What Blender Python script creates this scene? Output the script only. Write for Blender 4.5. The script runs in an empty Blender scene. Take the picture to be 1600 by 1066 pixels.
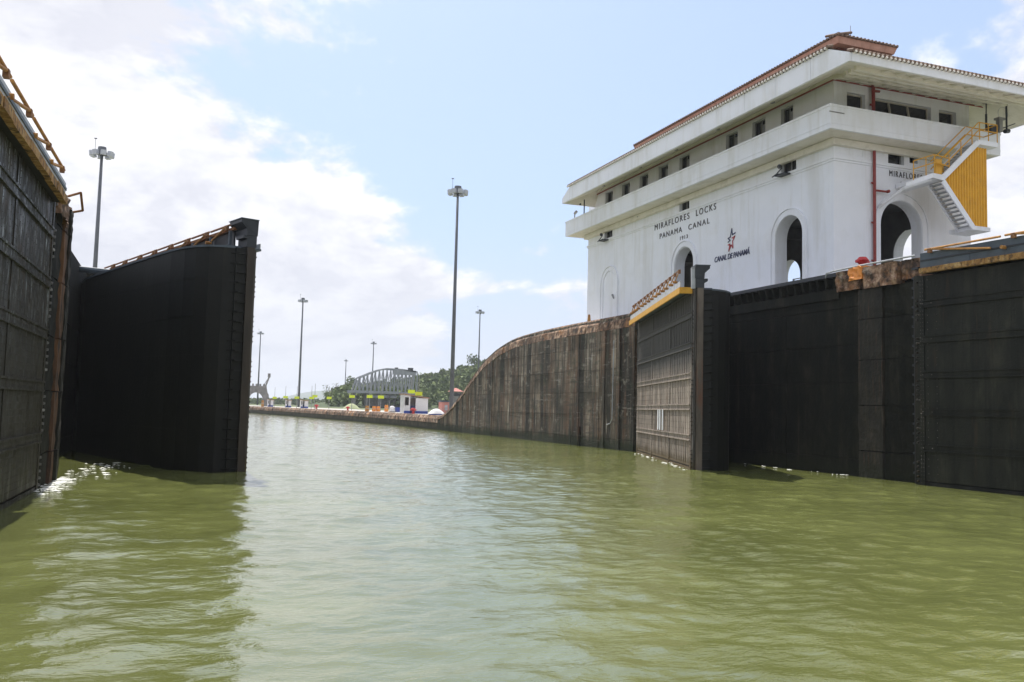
import bpy, bmesh, math, random
import numpy as np
from mathutils import Vector, Matrix
random.seed(7); rng = np.random.default_rng(7)
R = math.radians
SC = bpy.context.scene
COL = SC.collection

# ------------------------------------------------------------------ camera
cam_d = bpy.data.cameras.new('camera'); cam = bpy.data.objects.new('camera', cam_d); COL.objects.link(cam)
def cam_axes(yaw, pitch, roll):
    cy, sy, cp, sp = math.cos(yaw), math.sin(yaw), math.cos(pitch), math.sin(pitch)
    F = Vector((sy*cp, cy*cp, sp)); r = Vector((cy, -sy, 0)); u = r.cross(F)
    c, s = math.cos(roll), math.sin(roll)
    return c*r+s*u, -s*r+c*u, F
r_, u_, F_ = cam_axes(.36141, .07499, .02561)
cam.matrix_world = Matrix(((r_.x, u_.x, -F_.x, 0), (r_.y, u_.y, -F_.y, 0), (r_.z, u_.z, -F_.z, 2.74), (0, 0, 0, 1)))
cam_d.sensor_width = 36; cam_d.lens = 31.72; cam_d.clip_end = 30000; cam_d.clip_start = .1
SC.camera = cam

# ------------------------------------------------------------------ sun, sky, exposure
SUN_EL, SUN_AZ = R(58), R(-1.5)          # azimuth measured from +Y towards +X
sl = bpy.data.lights.new('sun', 'SUN'); sl.energy = 4.2; sl.angle = R(.53); sl.color = (1, .955, .88)
so = bpy.data.objects.new('sun', sl); COL.objects.link(so); so.location = (0, 0, 60)
sd = Vector((math.sin(SUN_AZ)*math.cos(SUN_EL), math.cos(SUN_AZ)*math.cos(SUN_EL), math.sin(SUN_EL)))
so.rotation_euler = sd.to_track_quat('Z', 'Y').to_euler()
SC.view_settings.view_transform = 'Standard'; SC.view_settings.look = 'None'
SC.view_settings.gamma = 1; SC.view_settings.exposure = .56; SC.view_settings.use_curve_mapping = False

W = bpy.data.worlds.new('World'); SC.world = W; W.use_nodes = True
nt = W.node_tree; N = nt.nodes; Lk = nt.links; N.clear()
def wn(t, **k):
    n = N.new(t)
    for a, v in k.items(): setattr(n, a, v)
    return n
sky = wn('ShaderNodeTexSky', sky_type='NISHITA'); sky.sun_disc = False
sky.sun_elevation = SUN_EL; sky.sun_rotation = SUN_AZ; sky.air_density = 1.0; sky.dust_density = 1.6; sky.ozone_density = 1.3
tc = wn('ShaderNodeTexCoord'); sep = wn('ShaderNodeSeparateXYZ'); Lk.new(tc.outputs['Generated'], sep.inputs[0])
def m_(op, a, b=None, c=None, clamp=False):
    n = wn('ShaderNodeMath', operation=op); n.use_clamp = clamp
    for i, v in enumerate((a, b, c)):
        if v is None: continue
        if isinstance(v, (int, float)): n.inputs[i].default_value = v
        else: Lk.new(v, n.inputs[i])
    return n.outputs[0]
def nz(loc, scale, det, ro, dist=0.0, src=None):
    mp = wn('ShaderNodeMapping'); mp.inputs['Location'].default_value = loc; Lk.new(src or cmb.outputs[0], mp.inputs[0])
    n = wn('ShaderNodeTexNoise'); n.inputs['Scale'].default_value = scale; n.inputs['Detail'].default_value = det; n.inputs['Roughness'].default_value = ro; n.inputs['Distortion'].default_value = dist
    Lk.new(mp.outputs[0], n.inputs['Vector']); return n.outputs[0]
def mr_(v, a, b, c, d, t='LINEAR'):
    n = wn('ShaderNodeMapRange', interpolation_type=t); Lk.new(v, n.inputs[0])
    for i, x in enumerate((a, b, c, d)): n.inputs[i+1].default_value = x
    return n.outputs[0]
def mixc(f, a, b):
    n = wn('ShaderNodeMix', data_type='RGBA')
    if isinstance(f, float): n.inputs[0].default_value = f
    else: Lk.new(f, n.inputs[0])
    for i, v in ((6, a), (7, b)):
        if isinstance(v, tuple): n.inputs[i].default_value = (*v, 1)
        else: Lk.new(v, n.inputs[i])
    return n.outputs[2]
X_, Y_, Z_ = sep.outputs
zc = m_('MAXIMUM', Z_, 0.0)
cmb = wn('ShaderNodeCombineXYZ'); den = m_('ADD', zc, .40)
Lk.new(m_('DIVIDE', X_, den), cmb.inputs[0]); Lk.new(m_('DIVIDE', Y_, den), cmb.inputs[1]); Lk.new(m_('MULTIPLY', zc, 1.2), cmb.inputs[2])
OFF = (3.9, 8.3, 0.0)
n1 = nz(OFF, 1.9, 12, .60, .15)
n1b = nz((OFF[0]-.035, OFF[1]-.05, -.03), 1.9, 12, .60, .15)     # the same field seen a step towards the sun, for soft self-shading
big = nz((7.7, 1.2, 3.0), .9, 2, .5)
# cloud cover: thicker over the west bank (left), clearer to the right of it
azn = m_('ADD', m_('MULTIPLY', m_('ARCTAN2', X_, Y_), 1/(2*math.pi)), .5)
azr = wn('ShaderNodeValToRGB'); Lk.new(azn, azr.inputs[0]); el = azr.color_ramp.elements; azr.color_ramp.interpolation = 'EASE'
for e_, (p, v) in zip([el[0], el[1]] + [el.new(.5) for _ in range(6)], [(0, .56), (1, .56), (.30, .56), (.47, .645), (.518, .60), (.553, .425), (.608, .415), (.634, .60)]):  # unseen cover behind the camera is raised to brighten the shaded facade
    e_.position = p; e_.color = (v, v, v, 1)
lowb = m_('MULTIPLY', m_('SUBTRACT', .34, zc, clamp=True), .55)     # more cloud towards the horizon
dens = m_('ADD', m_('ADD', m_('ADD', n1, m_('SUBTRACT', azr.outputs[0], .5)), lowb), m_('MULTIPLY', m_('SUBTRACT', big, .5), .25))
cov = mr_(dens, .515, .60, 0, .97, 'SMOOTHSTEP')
lit = mr_(m_('SUBTRACT', n1b, n1), -.05, .05, 1, 0)
core = mr_(dens, .60, .78, 0, 1, 'SMOOTHSTEP')
shade = m_('MULTIPLY', m_('ADD', m_('MULTIPLY', lit, .35), .65), m_('SUBTRACT', 1.0, m_('MULTIPLY', core, .22)))
cloud = mixc(mr_(shade, .50, 1.0, 0, 1), (.50, .51, .58), (.77, .77, .785))
sk = wn('ShaderNodeMix', data_type='RGBA', blend_type='MULTIPLY'); sk.inputs[0].default_value = 1
Lk.new(sky.outputs[0], sk.inputs[6]); sk.inputs[7].default_value = (.13, .13, .13, 1)
clear = mixc(mr_(zc, .05, .65, .80, .45), sk.outputs[2], (.375, .48, .70))      # thin bright veil, weaker overhead
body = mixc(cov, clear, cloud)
hz = mr_(Z_, -.01, .22, .80, 0, 'SMOOTHSTEP')
fin = mixc(hz, body, (.545, .57, .64))
bg = wn('ShaderNodeBackground'); bg.inputs[1].default_value = 1.0   # the Nishita part is already scaled to 0.13 above
Lk.new(fin, bg.inputs[0]); wo = wn('ShaderNodeOutputWorld'); Lk.new(bg.outputs[0], wo.inputs[0])

# ------------------------------------------------------------------ helpers
class MB:
    def __init__(s, tf=None): s.v = []; s.f = []; s.tf = tf
    def add(s, vs, fs):
        b = len(s.v)
        s.v += [tuple(s.tf(*p)) if s.tf else tuple(p) for p in vs]
        s.f += [tuple(i+b for i in f) for f in fs]; return s
    def hexa(s, p): return s.add(p, [(0, 3, 2, 1), (4, 5, 6, 7), (0, 1, 5, 4), (1, 2, 6, 5), (2, 3, 7, 6), (3, 0, 4, 7)])
    def box(s, x0, x1, y0, y1, z0, z1):
        return s.hexa([(x0, y0, z0), (x1, y0, z0), (x1, y1, z0), (x0, y1, z0), (x0, y0, z1), (x1, y0, z1), (x1, y1, z1), (x0, y1, z1)])
    def prism(s, a, b):
        n = len(a)
        return s.add(list(a)+list(b), [tuple(range(n))[::-1], tuple(range(n, 2*n))] + [(i, (i+1) % n, n+(i+1) % n, n+i) for i in range(n)])
    def tube(s, p, q, r, n=6, r2=None):
        p = Vector(p); q = Vector(q); d = (q-p).normalized(); a = d.orthogonal().normalized(); b = d.cross(a)
        r2 = r if r2 is None else r2
        ra = [p+(a*math.cos(t)+b*math.sin(t))*r for t in [2*math.pi*i/n for i in range(n)]]
        rb = [q+(a*math.cos(t)+b*math.sin(t))*r2 for t in [2*math.pi*i/n for i in range(n)]]
        return s.prism(ra, rb)
    def path(s, pts, r, n=6):
        for a, b in zip(pts[:-1], pts[1:]): s.tube(a, b, r, n)
        return s
    def bar(s, p, q, w, h):
        p = Vector(p); q = Vector(q); d = (q-p).normalized(); up = Vector((0, 0, 1))
        if abs(d.z) > .98: up = Vector((0, 1, 0))
        a = d.cross(up).normalized()*w/2; b = a.cross(d).normalized()*h/2
        return s.prism([p+a+b, p-a+b, p-a-b, p+a-b], [q+a+b, q-a+b, q-a-b, q+a-b])
    def build(s, name, mat, root=None, smooth=False, kind=None, label=None):
        off = Vector(root.matrix_world.translation if False else ROOTLOC.get(root.name, (0, 0, 0))) if root else Vector((0, 0, 0))
        me = bpy.data.meshes.new(name)
        me.from_pydata([(v[0]-off.x, v[1]-off.y, v[2]-off.z) for v in s.v], [], s.f)
        bm = bmesh.new(); bm.from_mesh(me); bmesh.ops.recalc_face_normals(bm, faces=bm.faces); bm.to_mesh(me); bm.free()
        me.materials.append(mat)
        if smooth:
            for p in me.polygons: p.use_smooth = True
        o = bpy.data.objects.new(name, me); COL.objects.link(o)
        if root: o.parent = root; ROOTLOC[o.name] = tuple(off)
        if kind: o['kind'] = kind
        if label: o['label'] = label
        return o
ROOTLOC = {}
def tag(o, label=None, cat=None, group=None, kind=None):
    if label: o['label'] = label
    if cat: o['category'] = cat
    if group: o['group'] = group
    if kind: o['kind'] = kind
    return o
def empty(name, loc, label, cat, group=None):
    o = bpy.data.objects.new(name, None); o.location = loc; o.empty_display_size = .5; COL.objects.link(o); ROOTLOC[o.name] = tuple(loc)
    return tag(o, label, cat, group)
def copy_tree(o, parent=None):
    c = o.copy(); COL.objects.link(c)
    if parent: c.parent = parent
    for ch in list(o.children): copy_tree(ch, c)
    return c
def panel2d(name, outer, holes, thick, mtx, mat, root=None, **k):
    """flat plate with holes, local x/y outline, thickness along local z"""
    cu = bpy.data.curves.new('outline', 'CURVE'); cu.dimensions = '2D'; cu.fill_mode = 'BOTH'; cu.extrude = thick/2
    for poly in [outer]+list(holes):
        sp = cu.splines.new('POLY'); sp.points.add(len(poly)-1)
        for i, p in enumerate(poly): sp.points[i].co = (p[0], p[1], 0, 1)
        sp.use_cyclic_u = True
    t = bpy.data.objects.new('outline', cu); COL.objects.link(t)
    bpy.context.view_layer.update()
    me = bpy.data.meshes.new_from_object(t); bpy.data.objects.remove(t); bpy.data.curves.remove(cu)
    off = Vector(ROOTLOC.get(root.name, (0, 0, 0))) if root else Vector((0, 0, 0))
    me.transform(Matrix.Translation(-off) @ mtx)
    me.materials.clear(); me.materials.append(mat); me.name = name
    for p in me.polygons: p.use_smooth = False
    o = bpy.data.objects.new(name, me); COL.objects.link(o)
    if root: o.parent = root; ROOTLOC[o.name] = tuple(off)
    for a, v in k.items(): o[a] = v
    return o
def text_mesh(name, body, x, size, mtx, mat, root, spacing=1.0, shear=0, width=None, height=None, bold=0):
    cu = bpy.data.curves.new('txt', 'FONT'); cu.body = body; cu.size = size; cu.extrude = .012; cu.space_character = spacing; cu.shear = shear; cu.offset = bold
    t = bpy.data.objects.new('txt', cu); COL.objects.link(t); bpy.context.view_layer.update()
    me = bpy.data.meshes.new_from_object(t); bpy.data.objects.remove(t); bpy.data.curves.remove(cu)
    vs = np.array([v.co[:] for v in me.vertices]); lo = vs.min(0); hi = vs.max(0)
    sx = (width/(hi[0]-lo[0])) if width else 1; sy = (height/(hi[1]-lo[1])) if height else sx
    off = Vector(ROOTLOC.get(root.name, (0, 0, 0)))
    me.transform(Matrix.Translation(-off) @ mtx @ Matrix.Diagonal((sx, sy, 1, 1)) @ Matrix.Translation((-lo[0], -lo[1], 0)))
    me.materials.clear(); me.materials.append(mat)
    o = bpy.data.objects.new(name, me); COL.objects.link(o); o.parent = root; o['kind'] = 'stuff'
    return o

# ------------------------------------------------------------------ materials
def mat_new(name):
    m = bpy.data.materials.new(name); m.use_nodes = True; t = m.node_tree; b = t.nodes['Principled BSDF']; return m, t, b
def proc(name, cols, scale=(1, 1, 1), nscale=2.0, detail=6, rough=.8, metal=0, bump=.1, bscale=14, streak=None, dirt=None, water=None, hstreak=None, spec=.5, island=0.0, rrange=None, bdist=.02):
    """cols = ramp stops; streak=(colour, strength, horizontal scale, z scale); dirt=(colour, strength, scale); water=(colour, height)"""
    m, t, b = mat_new(name); nd = t.nodes; L = t.links
    tcn = nd.new('ShaderNodeNewGeometry'); mpn = nd.new('ShaderNodeMapping'); mpn.inputs['Scale'].default_value = scale
    L.new(tcn.outputs['Position'], mpn.inputs[0])
    a = nd.new('ShaderNodeTexNoise'); a.inputs['Scale'].default_value = nscale; a.inputs['Detail'].default_value = detail; a.inputs['Roughness'].default_value = .62
    L.new(mpn.outputs[0], a.inputs['Vector'])
    rp = nd.new('ShaderNodeValToRGB'); L.new(a.outputs[0], rp.inputs[0]); e = rp.color_ramp.elements
    while len(e) < len(cols): e.new(.5)
    for x, (p, c) in zip(e, cols): x.position = p; x.color = (*c, 1)
    cur = rp.outputs[0]
    def mixin(col, fac, cur):
        mm = nd.new('ShaderNodeMix'); mm.data_type = 'RGBA'; L.new(fac, mm.inputs[0]); L.new(cur, mm.inputs[6]); mm.inputs[7].default_value = (*col, 1); return mm.outputs[2]
    def noisefac(sc, ns, lo, hi, strength, det=5):
        mq = nd.new('ShaderNodeMapping'); mq.inputs['Scale'].default_value = sc; mq.inputs['Location'].default_value = (3.3, 7.1, 1.9); L.new(tcn.outputs['Position'], mq.inputs[0])
        q = nd.new('ShaderNodeTexNoise'); q.inputs['Scale'].default_value = ns; q.inputs['Detail'].default_value = det; q.inputs['Roughness'].default_value = .65; L.new(mq.outputs[0], q.inputs['Vector'])
        mr = nd.new('ShaderNodeMapRange'); L.new(q.outputs[0], mr.inputs[0]); mr.inputs[1].default_value = lo; mr.inputs[2].default_value = hi; mr.inputs[3].default_value = 0; mr.inputs[4].default_value = strength
        return mr.outputs[0]
    for st in (streak or []):
        cur = mixin(st[0], noisefac((st[2], st[2], st[3]), 1.0, st[4] if len(st) > 4 else .48, st[5] if len(st) > 5 else .62, st[1]), cur)
    for st in (hstreak or []):
        cur = mixin(st[0], noisefac((st[2], st[2], st[3]), 1.0, st[4], st[5], st[1]), cur)
    for st in (dirt or []):
        cur = mixin(st[0], noisefac((1, 1, 1), st[2], st[3] if len(st) > 3 else .5, st[4] if len(st) > 4 else .7, st[1]), cur)
    if water:
        sp = nd.new('ShaderNodeSeparateXYZ'); L.new(tcn.outputs['Position'], sp.inputs[0])
        nf = noisefac((1.2, 1.2, .3), 1.5, .3, .7, water[2])
        ad = nd.new('ShaderNodeMath'); ad.operation = 'SUBTRACT'; L.new(sp.outputs[2], ad.inputs[0]); L.new(nf, ad.inputs[1])
        mr = nd.new('ShaderNodeMapRange'); L.new(ad.outputs[0], mr.inputs[0]); mr.inputs[1].default_value = water[1]; mr.inputs[2].default_value = water[1]*.4-.15; mr.inputs[3].default_value = 0; mr.inputs[4].default_value = .9
        cur = mixin(water[0], mr.outputs[0], cur)
    if island:
        oi = nd.new('ShaderNodeObjectInfo'); mr = nd.new('ShaderNodeMapRange'); L.new(oi.outputs['Random'], mr.inputs[0]); mr.inputs[3].default_value = 1-island; mr.inputs[4].default_value = 1+island
        hs = nd.new('ShaderNodeHueSaturation'); L.new(mr.outputs[0], hs.inputs['Value']); L.new(cur, hs.inputs['Color']); cur = hs.outputs[0]
    L.new(cur, b.inputs['Base Color'])
    b.inputs['Roughness'].default_value = rough; b.inputs['Metallic'].default_value = metal; b.inputs['Specular IOR Level'].default_value = spec
    if rrange:
        rf = noisefac((1, 1, .35), 2.2, .35, .65, 1.0); mr = nd.new('ShaderNodeMapRange'); L.new(rf, mr.inputs[0]); mr.inputs[3].default_value = rrange[0]; mr.inputs[4].default_value = rrange[1]; L.new(mr.outputs[0], b.inputs['Roughness'])
    if bump:
        q = nd.new('ShaderNodeTexNoise'); q.inputs['Scale'].default_value = bscale; q.inputs['Detail'].default_value = 6; L.new(mpn.outputs[0] if bscale < 0 else tcn.outputs['Position'], q.inputs['Vector'])
        bp = nd.new('ShaderNodeBump'); bp.inputs['Strength'].default_value = bump; bp.inputs['Distance'].default_value = bdist; L.new(q.outputs[0], bp.inputs['Height']); L.new(bp.outputs[0], b.inputs['Normal'])
    return m
M = {}
M['wing'] = proc('wing_concrete', [(.3, (.10, .076, .052)), (.5, (.225, .175, .125)), (.72, (.38, .32, .25))], scale=(1, 1, .35), nscale=1.1, rough=.93,
    streak=[((.05, .043, .034), .85, 1.1, .12, .48, .62), ((.62, .57, .49), .75, 3.1, .28, .57, .68), ((.018, .017, .014), .85, 2.3, .06, .52, .62), ((.020, .018, .014), .95, .55, .03, .49, .56), ((.42, .37, .30), .5, .8, .9, .60, .68), ((.17, .085, .045), .6, 1.6, .12, .5, .62)],
    dirt=[((.42, .41, .37), .55, 1.6, .62, .74), ((.03, .03, .022), .6, .35, .5, .64), ((.05, .065, .04), .6, 1.1, .56, .66)], hstreak=[((.06, .05, .038), .7, .25, 3.2, .54, .64), ((.5, .46, .40), .4, .5, 5.0, .62, .7)], water=((.022, .03, .012), .8, .5), bump=.8, bscale=7, bdist=.07, island=.18)
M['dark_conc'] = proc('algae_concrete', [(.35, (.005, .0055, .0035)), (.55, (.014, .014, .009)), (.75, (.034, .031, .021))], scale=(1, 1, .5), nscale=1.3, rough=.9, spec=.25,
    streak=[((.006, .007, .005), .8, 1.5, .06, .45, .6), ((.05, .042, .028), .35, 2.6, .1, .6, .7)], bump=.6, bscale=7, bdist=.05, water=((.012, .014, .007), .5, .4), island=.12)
M['pier'] = proc('pier_concrete', [(.35, (.014, .013, .009)), (.6, (.035, .029, .02)), (.8, (.085, .06, .04))], scale=(1, 1, .4), nscale=1.5, rough=.92,
    streak=[((.012, .013, .01), .85, 2.0, .08, .46, .6), ((.12, .055, .028), .5, 3.0, .2, .57, .68)], bump=.8, bscale=6, bdist=.06, water=((.018, .02, .01), .7, .4), island=.15)
M['coping'] = proc('coping_concrete', [(.38, (.045, .03, .022)), (.53, (.22, .13, .08)), (.7, (.50, .36, .25))], nscale=2.4, rough=.93,
    streak=[((.045, .03, .022), .8, 1.4, .3, .5, .62)], dirt=[((.50, .43, .33), .7, 1.3, .58, .68), ((.40, .17, .05), .55, .7, .55, .68)], bump=.9, bscale=8, bdist=.06, island=.35)
M['quay_top'] = proc('quay_top_concrete', [(.3, (.36, .34, .31)), (.7, (.52, .50, .46))], nscale=.8, rough=.95, bump=.3, bscale=6, dirt=[((.16, .14, .11), .6, .3)])
M['ground'] = proc('ground_soil_grass', [(.3, (.05, .075, .025)), (.55, (.10, .12, .045)), (.75, (.20, .17, .10))], nscale=.06, rough=1, bump=.3, bscale=.8)
M['hill'] = proc('hill_forest_floor', [(.3, (.03, .05, .018)), (.7, (.07, .10, .035))], nscale=.05, rough=1, bump=.3, bscale=.3)
M['plate'] = proc('gate_steel_plate', [(.3, (.030, .028, .024)), (.55, (.075, .066, .055)), (.75, (.15, .13, .11))], scale=(1, 1, .3), nscale=2.2, rough=.55, metal=.0, rrange=(.38, .75),
    streak=[((.025, .024, .02), .7, 5.0, .25, .48, .6), ((.13, .055, .022), .5, 3.0, .5, .56, .68), ((.24, .22, .20), .35, 6, .6, .6, .68)], bump=.35, bscale=22, bdist=.01, water=((.05, .035, .008), .55, .35), island=.1)
M['plate_tan'] = proc('gate_steel_tan', [(.3, (.20, .165, .135)), (.55, (.36, .30, .25)), (.75, (.48, .41, .345))], scale=(1, 1, .3), nscale=2.2, rough=.85,
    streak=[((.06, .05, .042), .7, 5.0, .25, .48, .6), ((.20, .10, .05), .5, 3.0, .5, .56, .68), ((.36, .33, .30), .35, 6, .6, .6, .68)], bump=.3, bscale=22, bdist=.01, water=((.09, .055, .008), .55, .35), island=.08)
M['plate_wet'] = proc('gate_steel_wet', [(.3, (.014, .014, .012)), (.55, (.032, .029, .023)), (.75, (.07, .06, .045))], scale=(1, 1, .3), nscale=2.0, rough=.5, rrange=(.35, .85), spec=.3,
    streak=[((.012, .013, .011), .7, 5.0, .25, .48, .6), ((.42, .46, .50), .85, 8, 1.5, .56, .66)], dirt=[((.10, .09, .07), .5, 14, .62, .7), ((.06, .032, .012), .5, 1.1, .55, .7)], bump=.6, bscale=16, bdist=.015, island=.12, water=((.030, .027, .018), 6.6, 1.6))
M['pier_rust'] = proc('rust_stained_pier', [(.35, (.05, .028, .016)), (.6, (.15, .075, .038)), (.8, (.26, .15, .08))], scale=(1, 1, .4), nscale=1.7, rough=.9, streak=[((.02, .016, .012), .8, 3.0, .2, .5, .6)], bump=.8, bscale=6, bdist=.05, island=.25)
M['skin'] = proc('gate_back_skin', [(.35, (.004, .0045, .0035)), (.6, (.0075, .008, .006)), (.8, (.014, .014, .010))], scale=(1, 1, .4), nscale=.9, rough=.6, spec=.3, bump=.25, bscale=5, bdist=.03)
M['post_dark'] = proc('dark_mitre_post', [(.3, (.018, .014, .010)), (.7, (.05, .036, .026))], scale=(1, 1, .25), nscale=2, rough=.7)
M['gate_dark'] = proc('gate_steel_dark_algae', [(.35, (.007, .008, .005)), (.55, (.017, .018, .012)), (.75, (.04, .037, .025))], scale=(1, 1, .4), nscale=1.2, rough=.7, spec=.3, streak=[((.005, .006, .004), .7, 2.5, .1, .48, .6), ((.05, .03, .015), .4, 2.0, .3, .58, .68)], bump=.4, bscale=12, bdist=.02, island=.2)
M['post'] = proc('mitre_post_steel', [(.3, (.055, .045, .035)), (.6, (.13, .105, .08)), (.8, (.19, .16, .13))], scale=(1, 1, .25), nscale=2, rough=.6,
    streak=[((.13, .05, .025), .7, 2.0, .3, .5, .62)], bump=.2)
M['rivet'] = proc('rivet_steel', [(.3, (.12, .11, .10)), (.7, (.42, .41, .39))], nscale=30, rough=.32, metal=.4, bump=0)
M['bluegrey'] = proc('bluegrey_paint', [(.3, (.055, .075, .095)), (.7, (.085, .11, .135))], nscale=2, rough=.6, dirt=[((.05, .05, .045), .5, 1.2)], bump=.1)
M['greywhite'] = proc('pale_grey_paint', [(.3, (.36, .38, .41)), (.7, (.50, .52, .55))], nscale=3, rough=.65, dirt=[((.16, .14, .12), .6, 2.2, .55, .7)], bump=.15)
M['darkblue'] = proc('dark_navy_steel', [(.3, (.010, .014, .020)), (.7, (.022, .028, .036))], nscale=3, rough=.5, bump=.1)
M['yellow'] = proc('yellow_paint', [(.3, (.56, .28, .025)), (.7, (.68, .37, .045))], nscale=3, rough=.6, dirt=[((.30, .12, .03), .5, 2.0, .58, .74)], bump=.1, spec=.3)
M['railyel'] = proc('weathered_orange_rail', [(.3, (.30, .12, .03)), (.7, (.56, .29, .07))], nscale=5, rough=.7, bump=.1)
M['railrust'] = proc('rusty_handrail', [(.3, (.16, .065, .025)), (.7, (.34, .17, .07))], nscale=8, rough=.8, bump=.1)
M['rustedge'] = proc('rusty_fender_edge', [(.3, (.13, .06, .02)), (.5, (.35, .19, .06)), (.72, (.52, .36, .16))], nscale=3.5, rough=.9, dirt=[((.03, .025, .02), .8, 4, .5, .62)], bump=1, bscale=12, bdist=.04)
M['white'] = proc('white_stucco', [(.3, (.79, .815, .87)), (.7, (.84, .86, .91))], nscale=.7, rough=.85, streak=[((.58, .575, .54), .38, .8, .12, .50, .66), ((.50, .48, .42), .22, 2.3, .10, .58, .70)], dirt=[((.62, .60, .53), .22, .5, .5, .7)], bump=.08, bscale=30)
M['soffit'] = proc('soffit_cream', [(.3, (.70, .67, .59)), (.7, (.80, .77, .70))], nscale=1.2, rough=.9, dirt=[((.40, .37, .28), .4, 1.2, .52, .7)], bump=.1)
M['tile'] = proc('clay_roof_tile', [(.3, (.12, .075, .055)), (.7, (.24, .17, .13))], nscale=3, rough=.9, bump=.2)
M['tileend'] = proc('pale_tile_end', [(.3, (.70, .66, .60)), (.7, (.86, .83, .78))], nscale=4, rough=.9, bump=.2)  # near-white ends set along the brown eave rows
M['pink'] = proc('salmon_fascia', [(.3, (.50, .27, .20)), (.7, (.62, .37, .29))], nscale=2, rough=.8, streak=[((.36, .19, .14), .5, 2, .3)], bump=.1)
M['redwall'] = proc('dark_red_clerestory', [(.3, (.13, .045, .035)), (.7, (.22, .08, .06))], nscale=2, rough=.8)
M['redpipe'] = proc('red_fire_pipe', [(.3, (.20, .022, .018)), (.7, (.30, .04, .03))], nscale=5, rough=.5)
M['red'] = proc('red_cast_iron', [(.3, (.42, .02, .025)), (.7, (.55, .035, .04))], nscale=5, rough=.5)
M['orange'] = proc('orange_plastic', [(.3, (.75, .25, .04)), (.7, (.85, .33, .07))], nscale=5, rough=.6)
M['glass'] = proc('dark_window_glass', [(.3, (.010, .012, .014)), (.7, (.02, .022, .025))], nscale=1, rough=.12, bump=0, spec=.6)
M['curtain'] = proc('grey_blind', [(.3, (.22, .23, .25)), (.7, (.36, .37, .39))], nscale=3, rough=.8)
M['alu'] = proc('window_aluminium', [(.3, (.20, .20, .20)), (.7, (.28, .28, .27))], nscale=3, rough=.5)
M['beige'] = proc('beige_window_reveal', [(.3, (.46, .43, .36)), (.7, (.54, .51, .44))], nscale=3, rough=.8)
M['interior'] = proc('dark_grey_interior', [(.3, (.10, .10, .10)), (.7, (.15, .15, .145))], nscale=1, rough=.9)
M['letter'] = proc('dark_letter_metal', [(.3, (.03, .028, .028)), (.7, (.05, .045, .045))], nscale=5, rough=.5)
M['navy'] = proc('navy_logo_paint', [(.3, (.012, .02, .075)), (.7, (.018, .028, .10))], nscale=5, rough=.5)
M['logored'] = proc('red_logo_paint', [(.3, (.38, .02, .03)), (.7, (.46, .03, .04))], nscale=5, rough=.5)
M['corr'] = proc('yellow_corrugated_sheet', [(.3, (.66, .34, .02)), (.7, (.76, .42, .03))], nscale=2, rough=.5, spec=.4, dirt=[((.40, .22, .05), .3, 1.5)], bump=.05)
M['pole'] = proc('galvanised_mast', [(.3, (.085, .095, .11)), (.7, (.12, .13, .15))], nscale=1, rough=.55, bump=0)
M['lamp'] = proc('floodlight_housing', [(.3, (.34, .36, .40)), (.7, (.52, .55, .60))], nscale=2, rough=.4, bump=0)
M['truss'] = proc('grey_bridge_steel', [(.3, (.22, .235, .26)), (.7, (.34, .355, .385))], nscale=.6, rough=.7)
M['lime'] = proc('lime_sign', [(.3, (.55, .68, .02)), (.7, (.66, .78, .04))], nscale=3, rough=.5)
M['blue'] = proc('blue_base_paint', [(.3, (.03, .06, .28)), (.7, (.04, .08, .36))], nscale=3, rough=.6)
M['booth'] = proc('booth_white', [(.3, (.72, .70, .70)), (.7, (.80, .78, .78))], nscale=2, rough=.8)
M['boothroof'] = proc('booth_roof_brown', [(.3, (.36, .20, .13)), (.7, (.46, .28, .19))], nscale=2, rough=.8)
M['stonegrey'] = proc('old_grey_concrete', [(.3, (.16, .155, .15)), (.7, (.30, .29, .28))], nscale=1, rough=.95)
M['pinkroof'] = proc('pink_roof', [(.3, (.50, .20, .17)), (.7, (.60, .27, .23))], nscale=1, rough=.9)
M['bark'] = proc('bark', [(.3, (.10, .08, .06)), (.7, (.2, .17, .13))], nscale=2, rough=1)
M['foam'] = proc('foam', [(.3, (.66, .68, .62)), (.7, (.84, .85, .82))], nscale=9, rough=.7, bump=.5, bscale=20)
def dark_above(m, z0, z1, col):
    t = m.node_tree; b = t.nodes['Principled BSDF']; src = b.inputs['Base Color'].links[0].from_socket
    g = t.nodes.new('ShaderNodeNewGeometry'); sp = t.nodes.new('ShaderNodeSeparateXYZ'); t.links.new(g.outputs['Position'], sp.inputs[0])
    mq = t.nodes.new('ShaderNodeMapping'); mq.inputs['Scale'].default_value = (6, 6, .5); t.links.new(g.outputs['Position'], mq.inputs[0])
    q = t.nodes.new('ShaderNodeTexNoise'); q.inputs['Scale'].default_value = 1; t.links.new(mq.outputs[0], q.inputs['Vector'])
    a = t.nodes.new('ShaderNodeMath'); a.operation = 'MULTIPLY_ADD'; t.links.new(q.outputs[0], a.inputs[0]); a.inputs[1].default_value = 1.1; t.links.new(sp.outputs[2], a.inputs[2])
    mr = t.nodes.new('ShaderNodeMapRange'); t.links.new(a.outputs[0], mr.inputs[0]); mr.inputs[1].default_value = z0+.55; mr.inputs[2].default_value = z1+.55; mr.inputs[3].default_value = 0; mr.inputs[4].default_value = .93
    mm = t.nodes.new('ShaderNodeMix'); mm.data_type = 'RGBA'; t.links.new(mr.outputs[0], mm.inputs[0]); t.links.new(src, mm.inputs[6]); mm.inputs[7].default_value = (*col, 1); t.links.new(mm.outputs[2], b.inputs['Base Color'])
dark_above(M['plate_tan'], 4.5, 5.5, (.045, .045, .043))     # tan plate colour turns dark grey above this level
def leaf_mat(name, c0, c1, sc=.12):
    m = proc(name, [(.32, c0), (.68, c1)], nscale=sc, detail=9, rough=.8, bump=0, spec=.25)
    return m
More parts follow.
